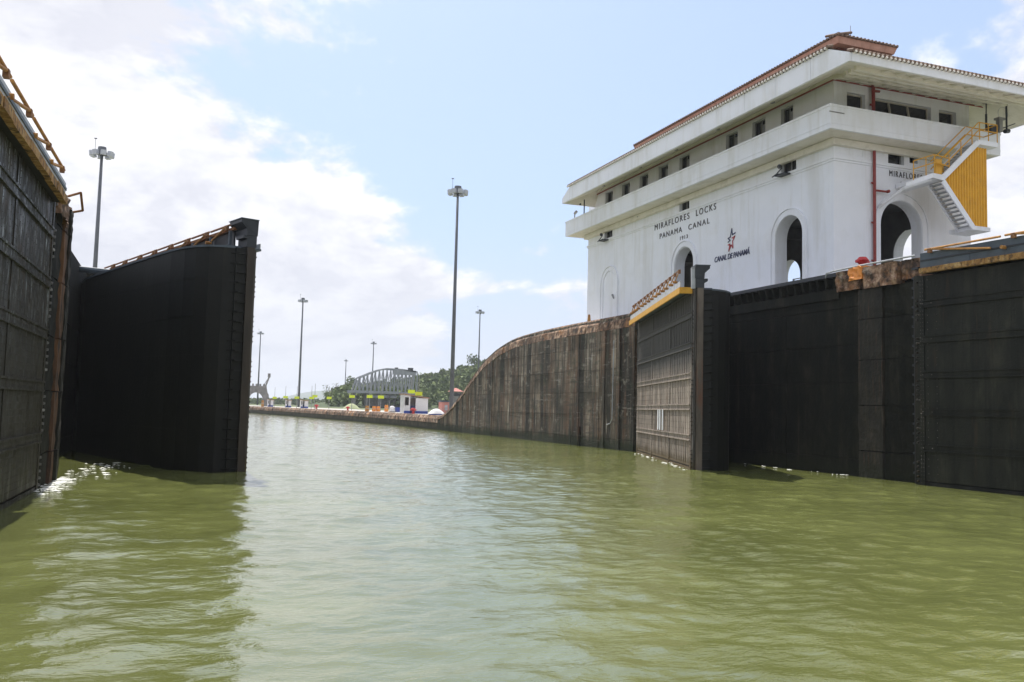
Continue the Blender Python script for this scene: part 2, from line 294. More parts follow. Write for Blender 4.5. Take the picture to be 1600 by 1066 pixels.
M['leafA'] = leaf_mat('canopy_leaves', (.06, .095, .03), (.17, .215, .07))
M['leafB'] = leaf_mat('canopy_leaves_yellow', (.10, .14, .035), (.20, .23, .08))

# water
m, t, b = mat_new('canal_water'); nd = t.nodes; L = t.links
geo = nd.new('ShaderNodeNewGeometry')
cn = nd.new('ShaderNodeTexNoise'); cn.inputs['Scale'].default_value = .22; cn.inputs['Detail'].default_value = 7; L.new(geo.outputs['Position'], cn.inputs['Vector'])
rp = nd.new('ShaderNodeValToRGB'); L.new(cn.outputs[0], rp.inputs[0]); rp.color_ramp.elements[0].position = .35; rp.color_ramp.elements[0].color = (.112, .126, .038, 1); rp.color_ramp.elements[1].position = .68; rp.color_ramp.elements[1].color = (.155, .172, .055, 1)
L.new(rp.outputs[0], b.inputs['Base Color']); b.inputs['Roughness'].default_value = .05; b.inputs['IOR'].default_value = 1.85
def wnoise(sc, mapscale, det, rot=0):
    mq = nd.new('ShaderNodeMapping'); mq.inputs['Scale'].default_value = mapscale; mq.inputs['Rotation'].default_value = (0, 0, rot); L.new(geo.outputs['Position'], mq.inputs[0])
    q = nd.new('ShaderNodeTexNoise'); q.inputs['Scale'].default_value = sc; q.inputs['Detail'].default_value = det; q.inputs['Distortion'].default_value = .4; L.new(mq.outputs[0], q.inputs['Vector']); return q.outputs[0]
b1 = nd.new('ShaderNodeBump'); b1.inputs['Strength'].default_value = .7; b1.inputs['Distance'].default_value = .036; L.new(wnoise(4.4, (.6, 1, 1), 6, .35), b1.inputs['Height'])
b2 = nd.new('ShaderNodeBump'); b2.inputs['Strength'].default_value = .7; b2.inputs['Distance'].default_value = .008; L.new(wnoise(14.0, (.6, 1, 1), 4, .3), b2.inputs['Height']); L.new(b1.outputs[0], b2.inputs['Normal'])
L.new(b2.outputs[0], b.inputs['Normal']); M['water'] = m

# ------------------------------------------------------------------ water surface
def waves(x, y):
    z = np.zeros_like(x); rs = np.random.default_rng(3)
    for i in range(90):
        lam = .34*(9.0**rs.random()); th = 1.25+rs.normal(0, .95); k = 2*math.pi/lam
        amp = .00175*lam**.85*(.5+rs.random())
        z += amp*np.sin(k*(x*math.cos(th)+y*math.sin(th))+rs.random()*6.28)
    return z
x0, x1, y0, y1 = -3.0, 29.4, 3.0, 225.0
xs = np.concatenate([np.arange(x0, x1, .095), [x1]]); ys = [y0]
while ys[-1] < y1: ys.append(ys[-1]+max(.065, .0046*ys[-1]))
ys[-1] = y1; ys = np.array(ys)
gx, gy = np.meshgrid(xs, ys); fade = np.clip(np.minimum.reduce([gx-x0, x1-gx, gy-y0, (y1-gy)/10])/1.0, 0, 1)
gz = waves(gx, gy)*fade*np.clip(1.15-.006*gy, .55, 1)
nx, ny = len(xs), len(ys)
vv = np.stack([gx, gy, gz], -1).reshape(-1, 3)
ii = (np.arange(ny-1)[:, None]*nx+np.arange(nx-1)[None, :]).reshape(-1)
ff = np.stack([ii, ii+1, ii+nx+1, ii+nx], -1)
B = 7000.0; base = len(vv)
ov = [(-B, -B, 0), (B, -B, 0), (B, B, 0), (-B, B, 0), (x0, y0, 0), (x1, y0, 0), (x1, y1, 0), (x0, y1, 0)]
verts = vv.tolist()+ov
faces = ff.tolist()+[(base, base+1, base+5, base+4), (base+1, base+2, base+6, base+5), (base+2, base+3, base+7, base+6), (base+3, base, base+4, base+7)]
me = bpy.data.meshes.new('water'); me.from_pydata(verts, [], faces); me.materials.append(M['water'])
for p in me.polygons: p.use_smooth = True
wob = bpy.data.objects.new('water', me); COL.objects.link(wob); tag(wob, 'green murky canal water with small choppy waves', kind='structure')

# ------------------------------------------------------------------ land and hills
ZT = 9.73
mb = MB()
quayline = [(30.2, 104), (30.2, 112), (30.2, 122), (30.0, 134), (29.1, 152), (27.0, 173), (24.2, 204), (20.5, 233), (15.5, 268), (9, 315), (1, 370), (-30, 520)]
top = [(x+.5, y, 1.66) for x, y in quayline]
poly = top+[(-200, 1200, 1.66), (-200, 6900, 1.66), (6900, 6900, 1.66), (6900, 108, 1.66), (46, 104, 1.66)]
mb.prism([(p[0], p[1], -2) for p in poly], poly); mb.build('ground', M['ground'], kind='structure', label='flat low ground beyond the approach quay')
mb = MB(); apron = [(x+.6, y) for x, y in quayline]; apr2 = [(x+16, y+2) for x, y in quayline][::-1]
pl = [(p[0], p[1], 1.70) for p in apron+apr2]; mb.prism([(p[0], p[1], 1.6) for p in pl], pl); mb.build('pavement', M['quay_top'], kind='structure', label='pale concrete apron along the approach quay')
mb = MB(); mb.box(-60, -6.6, -40, 130, -2, ZT-.004); mb.box(-60, -3.9, 55.5, 130, -2, ZT); mb.box(-60, -3.9, -40, 11.4, -2, ZT); mb.build('ground', M['ground'], kind='structure', label='raised lockside ground on the left bank')
mb = MB(); mb.box(-900, -3.9, 131, 6900, -2, 1.66); mb.build('ground', M['ground'], kind='structure', label='low left bank beyond the lock')

def hillH(a):      # skyline height of the wooded hill by bearing x/y
    return float(np.interp(a, [.13, .165, .19, .215, .26, .285, .30, .33, .36, .42, .6], [0, 2, 7, 9, 11.5, 12.5, 14, 20, 26, 31, 31]))
def hillz(x, y):
    a = x/y; h = hillH(a)
    return 1.6+h*min(1, max(0, (y-330)/120))**.8 + (.9*math.sin(x*.11)+.7*math.sin(y*.13+x*.05))*min(1, h/8)*min(1, max(0, (y-330)/60))
hv = []; hf = []; nxh, nyh = 60, 14
for j in range(nyh):
    for i in range(nxh):
        y = 325+j*14.5; a = .125+i*(.62-.125)/(nxh-1); x = a*y; z = hillz(x, y) if j < nyh-3 else hillz(x, y)*(1-.25*(j-nyh+3))
        hv.append((x, y, z if j else 1.3))
for j in range(nyh-1):
    for i in range(nxh-1):
        k = j*nxh+i; hf.append((k, k+1, k+nxh+1, k+nxh))
mb = MB(); mb.add(hv, hf); mb.build('hill', M['hill'], smooth=True, kind='structure', label='low wooded hill behind the truss bridge')
def crown_cards(mb, c, r, n, card, flat=.8):
    for _ in range(n):
        d = Vector(rng.normal(size=3)); d.normalize(); rr = r*(.45+.6*rng.random())
        p = Vector(c)+Vector((d.x*rr, d.y*rr, d.z*rr*flat)); a = Vector(rng.normal(size=3)).normalized(); b_ = a.orthogonal().normalized(); s = card*(.6+.8*rng.random())
        c2 = a.cross(b_)
        mb.add([p+b_*s, p+c2*s*.8, p-b_*s*.9, p-c2*s*.7], [(0, 1, 2, 3)])
mbA, mbB = MB(), MB()
for k in range(1150):
    y = 332+rng.random()**.8*150; a = .165+rng.random()*.27; x = a*y; z = hillz(x, y)
    r = 1.6+1.9*rng.random()
    crown_cards(mbB if rng.random() < .28 else mbA, (x, y, z+r*.8), r, 46, .5*r**.5)
mbA.build('hill_canopy', M['leafA'], kind='stuff', label='dense green tree cover on the hill')
mbB.build('hill_canopy', M['leafB'], kind='stuff', label='paler yellow-green tree cover on the hill')
def tree(name, x, y, h, r, label, n=420, m='leafA', trunk=.45):
    z = hillz(x, y) if y > 326 else 1.66
    t_ = empty(name, (x, y, z), label, 'tree', 'trees on the hill skyline')
    q = MB(); q.tube((x, y, z-.5), (x+.2, y, z+h*.7), .28, 7, .12)
    for i in range(6):
        an = i*1.1; q.tube((x+.1, y, z+h*(.35+.06*i)), (x+math.cos(an)*r*.7, y+math.sin(an)*r*.7, z+h*(.6+.06*i)), .10, 5, .03)
    q.build('trunk', M['bark'], t_)
    q = MB()
    for i in range(7):
        an = i*2.4; rr = r*(.15+.5*rng.random())
        crown_cards(q, (x+math.cos(an)*rr, y+math.sin(an)*rr, z+h*(.5+.42*i/7)), r*.55, n//7, .42)
    q.build('crown', M[m], t_)
tree('tree', 146, 440, 9.0, 4.6, 'tallest bushy tree on the hill skyline beside the sloping wall')
tree('tree', 79.5, 420, 7.5, 3.4, 'rounded tree at the left foot of the hill beside the truss bridge')
tree('tree', 130, 442, 6.5, 2.4, 'small rounded tree on the hill crest just left of the tall mast')
tree('tree', 121, 440, 5.5, 2.6, 'low spreading tree on the hill crest right of the truss bridge', m='leafB')
# bare slender trees
for k, (px, yy, hh) in enumerate([(64.5, 400, 9.5), (66.8, 402, 7.5), (69.5, 405, 10.5)]):
    t_ = empty('bare_tree', (px, yy, 1.66), ['thin bare tree left of the wooded hill, leftmost of three', 'short thin bare tree, middle of the three left of the hill', 'taller thin bare tree closest to the wooded hill'][k], 'tree', 'thin bare trees left of the hill')
    q = MB(); q.tube((px, yy, 1.4), (px+.3, yy, 1.66+hh), .2, 6, .05)
    for i in range(14):
        an = i*2.4; z = 1.66+hh*(.35+.045*i); q.tube((px, yy, z), (px+math.cos(an)*1.5, yy+math.sin(an)*1.5, z+1.1), .07, 4, .02)
    q.build('trunk', M['bark'], t_); q = MB(); crown_cards(q, (px, yy, 1.66+hh*.7), 2.0, 90, .22, 1.8); q.build('crown', M['leafA'], t_)
# far blue hill
mb = MB(); hv = []; hf = []; prof = [(150, 0), (220, 3), (270, 9), (310, 18), (345, 30), (380, 36), (430, 38.5), (480, 37.5), (530, 32), (575, 22), (625, 14), (690, 10), (800, 12), (1000, 16), (1400, 10)]
for j, (yy, s) in enumerate([(2350, 0), (2450, .55), (2600, 1), (2750, .6), (2900, 0)]):
    for i, (xx, zz) in enumerate(prof): hv.append((xx*yy/2600*1.75, yy*1.75, 1.5+1.75*zz*s*(1+.05*math.sin(i*2.1+j))))
for j in range(4):
    for i in range(len(prof)-1): k = j*len(prof)+i; hf.append((k, k+1, k+len(prof)+1, k+len(prof)))
mb.add(hv, hf); mb.build('hill', M['hill'], smooth=True, kind='structure', label='distant blue rounded hill on the horizon')
# scrub line between quay and far hill
mb = MB()
for k in range(420):
    a = .08+.11*rng.random(); y = 560+240*rng.random(); crown_cards(mb, (a*y, y, 2.2+2*rng.random()), 2.6, 14, 1.1)
mb.build('scrub', M['leafA'], kind='stuff', label='line of far low scrub behind the quay')
mb = MB(); hv = []; hf = []
for j in range(7):
    for i in range(12):
        u, v = i/11, j/6; hv.append((45.2+4.2*u, 246+6*v, 1.6+1.5*math.sin(math.pi*u)**.8*math.sin(math.pi*v)**.7))
for j in range(6):
    for i in range(11): k = j*12+i; hf.append((k, k+1, k+13, k+12))
mb.add(hv, hf); M['paleg'] = proc('pale_grass', [(.3, (.26, .30, .15)), (.7, (.40, .42, .26))], nscale=.8, rough=1)
mb.build('grass_mound', M['paleg'], smooth=True, kind='structure', label='pale grassy mound beyond the quay')

# ------------------------------------------------------------------ approach wing wall and quay
topc = [(55.6, 9.73), (62.7, 9.75), (68, 9.74), (73, 9.69), (77, 9.58), (79.4, 9.45), (81.2, 9.27), (82.9, 9.02), (84.8, 8.68), (86.6, 8.2), (88.2, 7.75), (89.8, 7.15), (91.3, 6.5), (92.8, 5.8), (94.4, 5.0), (96.1, 4.25), (98, 3.45), (99.8, 2.8), (101.5, 2.2), (103, 1.88), (104.5, 1.72)]
zt = lambda y: float(np.interp(y, [p[0] for p in topc], [p[1] for p in topc]))
wing = empty('wing_wall', (30.2, 56, 0), 'tall streaked brown concrete wall curving down to the low quay', 'wall')
mb = MB(); q = [(y, z-.02) for y, z in topc]
mb.prism([(30.36, 55.65, -2)]+[(30.36, y, z-.12) for y, z in q]+[(30.36, 104.5, -2)], [(46, 55.65, -2)]+[(46, y, z-.12) for y, z in q]+[(46, 104.5, -2)])
mb.build('wall_core', M['wing'], wing)
secs = [55.65, 59.2, 61.1, 64.6, 69.4, 74.3, 79.6, 85.2, 90.1, 94.6, 99.5, 104.5]; lifts = [-2, .75, 2.45, 4.15, 5.85, 7.55, 9.0]
for a, b_ in zip(secs[:-1], secs[1:]):
    dx = random.uniform(-.05, .06)
    for z0, z1 in zip(lifts[:-1], lifts[1:]):
        g = .03; n_ = 7; yy = [a+g+(b_-a-2*g)*i/(n_-1) for i in range(n_)]
        tops = [min(z1-g*.6, zt(y)-1.02*min(1, .25+zt(y)/9)) for y in yy]
        if max(tops) <= z0+.08: continue
        keep = [(y, t_) for y, t_ in zip(yy, tops) if t_ > z0+.03]
        if len(keep) < 2: continue
        dd = dx+random.uniform(-.015, .015)
        face = [(30.2+dd, keep[0][0], z0)]+[(30.2+dd, y, t_) for y, t_ in keep]+[(30.2+dd, keep[-1][0], z0)]
        mb = MB(); mb.prism(face, [(30.40, p[1], p[2]) for p in face]); mb.build('concrete_panel', M['wing'], wing)
# vertical fender grooves / buttress strips seen on the wall
for y, w, d in [(60.1, .32, .10), (66.0, .22, .07), (57.6, .5, .16)]:
    mb = MB(); mb.box(30.2-d, 30.3, y, y+w, -2, zt(y)-1.05); mb.build('buttress', M['wing'], wing)
mb = MB(); mb.path([(30.08, 58.6, 7.9), (30.06, 58.62, 4.5), (30.06, 58.65, 2.2), (30.06, 59.0, 1.85), (30.1, 59.6, 1.75)], .035); mb.build('pipe', M['greywhite'], wing)
mb = MB(); mb.tube((30.05, 64.3, -.5), (30.05, 64.3, 1.5), .14, 8); mb.build('fender_post', M['wing'], wing)
# coping blocks following the curve
def coping_block(root, p0, p1, hgt, nrm0, nrm1, jit, name='coping_block', m='coping', deep=.9):
    mb = MB(); o_ = random.uniform(-jit, jit)
    def ring(p, n):
        x, y, z = p; nx_, ny_ = n
        return [(x-nx_*(-.02+o_), y-ny_*(-.02+o_), z-hgt), (x+nx_*(.10-o_), y+ny_*(.10-o_), z-hgt*.45), (x+nx_*.42, y+ny_*.42, z+.02+abs(o_)*.3), (x+nx_*deep, y+ny_*deep, z+.03), (x+nx_*deep, y+ny_*deep, z-hgt)]
    mb.prism(ring(p0, nrm0), ring(p1, nrm1)); return mb.build(name, M[m], root)
# arc-length sampling
arc = [(y, zt(y)) for y in np.linspace(55.7, 104.5, 400)]; pts = [arc[0]]; acc = 0; nextl = 1.7
for a, b_ in zip(arc[:-1], arc[1:]):
    acc += math.hypot(b_[0]-a[0], b_[1]-a[1])
    if acc >= nextl: pts.append(b_); acc = 0; nextl = random.uniform(1.25, 2.4)
pts.append(arc[-1])
for a, b_ in zip(pts[:-1], pts[1:]):
    h = 1.0*min(1, .35+a[1]/12)
    coping_block(wing, (30.16, a[0]+.02, a[1]), (30.16, b_[0]-.02, b_[1]), h, (1, 0), (1, 0), .045)
quay = empty('quay_wall', (30.2, 104.5, 0), 'long low quay wall with orange-brown coping running to the horizon', 'wall')
mb = MB(); n_ = len(quayline)
mb.prism([(x+.12, y, -2) for x, y in quayline]+[(x+.9, y, -2) for x, y in quayline[::-1]], [(x+.12, y, .9) for x, y in quayline]+[(x+.9, y, .9) for x, y in quayline[::-1]])
M['quaydark'] = proc('quay_base_algae', [(.35, (.03, .028, .018)), (.7, (.10, .08, .055))], nscale=1.2, rough=.95, bump=.6, bscale=5, bdist=.05, streak=[((.02, .02, .012), .7, 1.2, .1)], water=((.02, .024, .01), .35, .2))
mb.build('wall_base', M['quaydark'], quay)
for (xa, ya), (xb, yb) in zip(quayline[:-2], quayline[1:-1]):
    Ls = math.hypot(xb-xa, yb-ya); step = 1.9 if ya < 170 else 4.0; k = max(1, int(Ls/step)); n = Vector((yb-ya, -(xb-xa))).normalized()
    for i in range(k):
        f0, f1 = i/k, (i+1)/k-.012
        coping_block(quay, (xa+(xb-xa)*f0, ya+(yb-ya)*f0, 1.70), (xa+(xb-xa)*f1, ya+(yb-ya)*f1, 1.70), .85, n, n, .04, deep=.8)

# ------------------------------------------------------------------ lock walls beside the camera
def wall_panels(root, X, face, y0, y1, z1, step, mat, jit=.02, out=-1, bands=(-2, .8, 2.6, 4.4, 6.2, 8.0, 99)):
    n = max(1, round((y1-y0)/step)); ys_ = [y0+(y1-y0)*i/n for i in range(n+1)]
    for a, b_ in zip(ys_[:-1], ys_[1:]):
        for zz0, zz1 in zip(bands[:-1], bands[1:]):
            zz1 = min(zz1, z1)
            if zz1 <= zz0: continue
            d = random.uniform(-jit, jit); mb = MB(); xa, xb = sorted((X+d, X-out*.25)); mb.box(xa, xb, a+.015, b_-.015, zz0+.01, zz1-.01); mb.build('concrete_panel', M[mat], root)
rw = empty('lock_wall', (30.3, 35, 0), 'dark algae-covered lock wall with a gate recess on the right', 'wall')
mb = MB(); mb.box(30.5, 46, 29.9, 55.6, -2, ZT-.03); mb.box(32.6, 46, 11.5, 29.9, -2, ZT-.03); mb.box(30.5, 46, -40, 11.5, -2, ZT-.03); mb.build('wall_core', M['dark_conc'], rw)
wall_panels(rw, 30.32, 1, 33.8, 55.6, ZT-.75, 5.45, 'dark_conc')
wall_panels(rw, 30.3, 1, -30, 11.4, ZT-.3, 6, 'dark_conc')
# recess coping ledge with timber-like corbels
mb = MB(); mb.box(30.05, 31.2, 35.1, 55.6, ZT-.16, ZT+.02); mb.build('coping_ledge', M['darkblue'], rw)
for i in range(34):
    y = 35.3+i*.6; mb = MB(); mb.prism([(30.08, y, ZT-.17), (30.5, y, ZT-.17), (30.5, y, ZT-.75), (30.22, y, ZT-.62)], [(30.08, y+.16, ZT-.17), (30.5, y+.16, ZT-.17), (30.5, y+.16, ZT-.75), (30.22, y+.16, ZT-.62)]); mb.build('corbel', M['dark_conc'], rw)
mb = MB(); mb.box(30.18, 30.5, 35.1, 55.6, ZT-1.25, ZT-.75); mb.build('ledge_band', M['dark_conc'], rw)
mb = MB(); mb.box(31.25, 46, -40, 29.6, ZT-.028, ZT-.004); mb.box(31.25, 46, 29.7, 55.6, ZT-.028, ZT-.004); mb.box(31.2, 46, 55.7, 74, ZT-.10, ZT-.03); mb.build('pavement', M['quay_top'], kind='structure', label='pale concrete paving on top of the centre lock wall')
mb = MB(); mb.box(-60, -4.9, 33, 130, ZT+.004, ZT+.03); mb.box(-60, -6.7, -40, 33, ZT+.004, ZT+.03); mb.build('pavement', M['quay_top'], kind='structure', label='pale concrete paving on top of the left lock wall')
# piers
def rough_block(x0, x1, y0, y1, z0, z1, nz=14, ny=4, amp=.05, side=-1, seed=1):
    rs = np.random.default_rng(abs(int(seed))); mb = MB(); vs = []; rows = []
    prof = [(x1, y0, 0), *[(x0, y0+(y1-y0)*i/ny, 1) for i in range(ny+1)], (x1, y1, 0)]
    for k in range(nz+1):
        z = z0+(z1-z0)*k/nz; row = []
        for (x, y, j) in prof: vs.append((x+(rs.uniform(-amp, amp) if j else 0), y+(rs.uniform(-amp, amp)*.5 if j else 0), z)); row.append(len(vs)-1)
        rows.append(row)
    fs = []
    for a, b_ in zip(rows[:-1], rows[1:]):
        for i in range(len(a)-1): fs.append((a[i], a[i+1], b_[i+1], b_[i]))
    fs.append(tuple(rows[-1])); mb.add(vs, fs); return mb
for y0_, y1_, xf, sd_ in [(32.25, 33.78, 30.16, 1), (29.95, 32.18, 30.24, 2)]:
    for zz0, zz1 in [(-2, 1.2), (1.25, 3.3), (3.34, 5.4), (5.44, 7.3), (7.34, 8.75)]:
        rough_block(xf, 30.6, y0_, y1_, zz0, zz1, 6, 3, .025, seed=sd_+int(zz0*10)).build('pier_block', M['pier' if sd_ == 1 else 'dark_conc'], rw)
for (ya, yb, hh, out_) in [(33.55, 35.15, .95, .12), (31.2, 33.3, 1.0, .14), (29.9, 31.1, .85, .0)]:
    rough_block(30.16-out_, 31.4, ya, yb, ZT-hh, ZT+.02, 5, 7, .07, seed=int(ya*7)).build('coping_block', M['coping'], rw)
mb = MB(); mb.box(30.2, 31.3, 33.32, 33.53, ZT-1.2, ZT-.1); mb.build('joint_strip', M['dark_conc'], rw)
for i in range(22):      # ladder rungs beside the near gate
    z = .4+i*.42
    mb = MB(); mb.box(30.02, 30.2, 30.0, 30.35, z, z+.09); mb.build('ladder_rung', M['darkblue'], rw)
mb = MB(); mb.box(30.15, 30.26, 29.98, 30.03, 0, 9); mb.box(30.15, 30.26, 30.33, 30.38, 0, 9); mb.build('ladder_stile', M['darkblue'], rw)
# coping kerb pipe (bent tube) and top slab edge
mb = MB(); mb.path([(30.1, 35.95, ZT-.15), (30.02, 35.8, ZT+.06), (30.0, 35.3, ZT+.10), (30.0, 33.6, ZT+.13), (30.02, 31.6, ZT+.12), (30.0, 30.1, ZT+.10)], .045, 8); o = mb.build('kerb_rail', M['greywhite'])
tag(o, 'thin bent pale rail lying along the coping edge on the right wall', 'rail')
# orange tarp/buoy and red bollard on coping
mb = rough_block(29.98, 30.5, 33.35, 34.25, ZT-.52, ZT+.14, 6, 6, .05, seed=44); o = mb.build('fender_pad', M['orange']); tag(o, 'crumpled orange pad hung over the coping beside the red bollard', 'fender')
def bollard(x, y, z, s, label, group):
    t_ = empty('mooring_bollard', (x, y, z), label, 'bollard', group)
    q = MB(); q.tube((x, y, z), (x, y, z+.45*s), .22*s, 12, .17*s); q.build('base', M['red'], t_, smooth=False)
    q = MB(); q.tube((x, y, z+.45*s), (x, y, z+.7*s), .2*s, 12, .38*s); q.tube((x, y, z+.7*s), (x, y, z+.9*s), .38*s, 12, .22*s); q.tube((x-.48*s, y, z+.62*s), (x+.48*s, y, z+.62*s), .10*s, 8); q.build('cap', M['red'], t_)
bollard(30.9, 34.3, ZT, .8, 'dark red bollard on the right lock wall above the orange pad', 'red mooring bollards')

lw = empty('lock_wall', (-3.4, 35, 0), 'dark concrete lock wall on the left with a rusty brown pier', 'wall')
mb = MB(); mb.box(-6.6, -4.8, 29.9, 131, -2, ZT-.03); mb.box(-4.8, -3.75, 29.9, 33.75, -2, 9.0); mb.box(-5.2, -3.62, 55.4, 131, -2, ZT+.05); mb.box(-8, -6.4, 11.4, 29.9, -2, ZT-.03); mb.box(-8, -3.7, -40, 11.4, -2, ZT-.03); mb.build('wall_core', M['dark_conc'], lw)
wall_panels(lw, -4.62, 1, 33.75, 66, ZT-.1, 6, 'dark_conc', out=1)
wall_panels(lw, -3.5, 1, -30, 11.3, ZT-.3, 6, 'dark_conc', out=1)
def mir(mb):
    mb.v = [(26.75-x, y, z) for x, y, z in mb.v]; return mb     # mirror across the chamber centre line
for y0_, y1_, xf, mt in [(33.1, 33.72, 30.08, 'pier'), (32.2, 33.05, 30.15, 'pier_rust'), (30.35, 32.14, 30.24, 'dark_conc')]:
    for zz0, zz1 in [(-2, 1.0), (1.04, 2.9), (2.94, 4.6), (4.64, 6.4), (6.44, 8.1), (8.14, 9.0)]:
        mir(rough_block(xf, 30.6, y0_, y1_, zz0, zz1, 6, 3, .03, seed=int(y0_+zz0*13+60))).build('pier_block', M[mt], lw)
for (ya, yb, hh, out_) in [(32.3, 33.75, .85, .0), (30.3, 32.1, .8, .08)]:
    mir(rough_block(30.16-out_, 31.4, ya, yb, ZT-hh-.6, ZT-.62, 5, 7, .06, seed=int(ya*5))).build('coping_block', M['coping'], lw)
mb = MB(); mb.path([(-3.4, 33.6, 9.0), (-3.05, 33.6, 9.1), (-3.05, 32.6, 9.5), (-3.4, 32.4, 9.3)], .04, 8); tag(mb.build('handrail_loop', M['railrust']), 'short bent rusty rail loop on top of the left pier', 'rail')

# ------------------------------------------------------------------ mitre gate leaves
def gate_leaf(root, T, Hh, back, far_face, opts):
    """T tip, Hh hinge (plan), back=+1/-1 side of the curved skin"""
    T = Vector((T[0], T[1])); Hh = Vector((Hh[0], Hh[1])); u = (Hh-T).normalized(); L_ = (Hh-T).length
    n = Vector((u.y, -u.x))*back
    P = lambda s, o, z: (T.x+u.x*s+n.x*o, T.y+u.y*s+n.y*o, z)
    mk = lambda: MB(P)
    zb, zs = -1.6, 8.82; pm = opts.get('plate', 'plate')
    bands = [0.15, 1.55, 3.05, 4.6, 6.1, 7.6, zs]
    curve = [(.08, .86), (.25, 1.25), (.6, 1.68), (1.1, 2.0), (1.8, 2.2), (3, 2.32), (5, 2.36), (9, 2.36), (13, 2.34), (L_-3, 2.3), (L_-1.2, 2.0), (L_, 1.3)]
    # core box behind the face plates
    mb = mk(); pl_ = [(.08, .06)]+curve+[(L_, .06)]
    mb.prism([(s, o, zb) for s, o in pl_], [(s, o, zs-.02) for s, o in pl_]); mb.build('back_skin', M['skin'], root, smooth=False)
    # rim plate on the skin top
    mb = mk(); rim = [(s, o+.05) for s, o in curve]; rin = [(s, o-.25) for s, o in curve][::-1]
    mb.prism([(s, o, zs-.02) for s, o in rim+rin], [(s, o, zs+.06) for s, o in rim+rin]); mb.build('top_flange', M['bluegrey'], root)
    # horizontal seams on the skin
    mb = mk()
    for z in bands[1:-1]:
        sm = [(s, o+.015) for s, o in curve]; si = [(s, o-.05) for s, o in curve][::-1]
        mb.prism([(s, o, z-.05) for s, o in sm+si], [(s, o, z+.05) for s, o in sm+si])
    mb.build('seam_strap', M['skin'], root)
    cols = [.42, L_*.34, L_*.66, L_-.25]
    for ci, (a, b_) in enumerate(zip(cols[:-1], cols[1:])):
        zz = -1.6
        for bi, z1 in enumerate(bands):
            if z1 <= zz+.05: continue
            mb = mk(); d = random.uniform(0, .012); mb.box(a+.04, b_-.04, -.02-d, .07, zz+.03, z1-.03)
            mb.build('face_plate', M[pm], root); zz = z1
    for z in bands[1:-1]:          # girder straps: plate with two angle lips
        for a, b_ in zip(cols[:-1], cols[1:]):
            mb = mk(); mb.box(a+.02, b_-.02, -.06, .0, z-.14, z+.14); mb.box(a+.02, b_-.02, -.10, -.05, z+.10, z+.155); mb.box(a+.02, b_-.02, -.10, -.05, z-.155, z-.10)
            mb.build('girder_strap', M[pm], root)
    for a in cols:                 # vertical butt straps
        mb = mk(); mb.box(a-.12, a+.12, -.055, .0, zb, zs-.02); mb.build('butt_strap', M[pm], root)
    if opts.get('ribs', True):
        for bi, (z0, z1) in enumerate(zip(bands[:-1], bands[1:])):
            mb = mk(); s = cols[0]+.3
            while s < L_-.4:
                mb.box(s-.022, s+.022, -.05, -.01, z0+.15, z1-.15); s += .45
            mb.build('stiffener', M[pm], root, kind='stuff')
    # rivets
    mb = mk(); rr = opts.get('rr', .02)
    def riv(s, z): mb.add([(s-rr, -.05, z-rr), (s+rr, -.05, z-rr), (s+rr, -.05, z+rr), (s-rr, -.05, z+rr), (s, -.05-rr*1.1, z)], [(0, 1, 4), (1, 2, 4), (2, 3, 4), (3, 0, 4)])
    smax = opts.get('rivet_to', L_)
    z = .1
    while z < 8.7:
        for a in cols:
            riv(a-.06, z); riv(a+.06, z)
        z += .16
    s = .5
    while s < smax:
        for z in bands[1:-1]:
            mb.add([(s-rr, -.1, z-rr), (s+rr, -.1, z-rr), (s+rr, -.1, z+rr), (s-rr, -.1, z+rr), (s, -.1-rr, z)], [(0, 1, 4), (1, 2, 4), (2, 3, 4), (3, 0, 4)])
        z = .2
        while z < 8.6:
            riv(s+.22, z); z += opts.get('rz', .3)
        s += opts.get('rs', .45)
    mb.build('rivet', M['plate'], root, kind='stuff')
    # heavy bolts beside the mitre post
    mb = mk(); k = 0; rb = opts.get('bolt', .045); z = .15
    while z < 8.6:
        if int(z*10) % 17 < 11:
            for s in (.16, .30 if k % 6 == 5 else .16):
                mb.add([(s-rb, 0, z-rb), (s+rb, 0, z-rb), (s+rb, 0, z+rb), (s-rb, 0, z+rb), (s-rb*.6, -.09, z-rb*.6), (s+rb*.6, -.09, z-rb*.6), (s+rb*.6, -.09, z+rb*.6), (s-rb*.6, -.09, z+rb*.6)], [(0, 1, 5, 4), (1, 2, 6, 5), (2, 3, 7, 6), (3, 0, 4, 7), (4, 5, 6, 7)])
        k += 1; z += .2
    mb.build('bolt', M['rivet'] if pm == 'plate_wet' else M['plate'], root, kind='stuff')
    mb = mk(); mb.box(.02, .42, -.01, .10, zb, zs); mb.build('edge_plate', M[pm if pm != 'plate_tan' else 'plate'], root)
    # mitre post strip and projecting girder ends
    mb = mk(); mb.box(-.12, .07, .12, .42, zb, zs+.06); mb.build('mitre_post', M[opts.get('postm', 'post')], root)
    mb = mk(); mb.box(-.02, .075, .43, .84, zb, zs); mb.build('end_web', M['skin'], root)
    for i in range(23):
        z = .1+i*.385; mb = mk(); mb.prism([(-.10, .43, z), (-.10, .74, z), (.12, 1.0, z), (.1, .43, z)], [(-.10, .43, z+.05), (-.10, .74, z+.05), (.12, 1.0, z+.05), (.1, .43, z+.05)]); mb.build('girder_end', M['skin'], root)
    # walkway
    ov = opts.get('over', .62)
    mb = mk(); mb.box(.55, L_-.2, -ov, 1.0, 8.90, 8.98); mb.build('walkway_deck', M['bluegrey'], root)
    fz0, fz1 = opts.get('fascia', (8.64, 8.94))
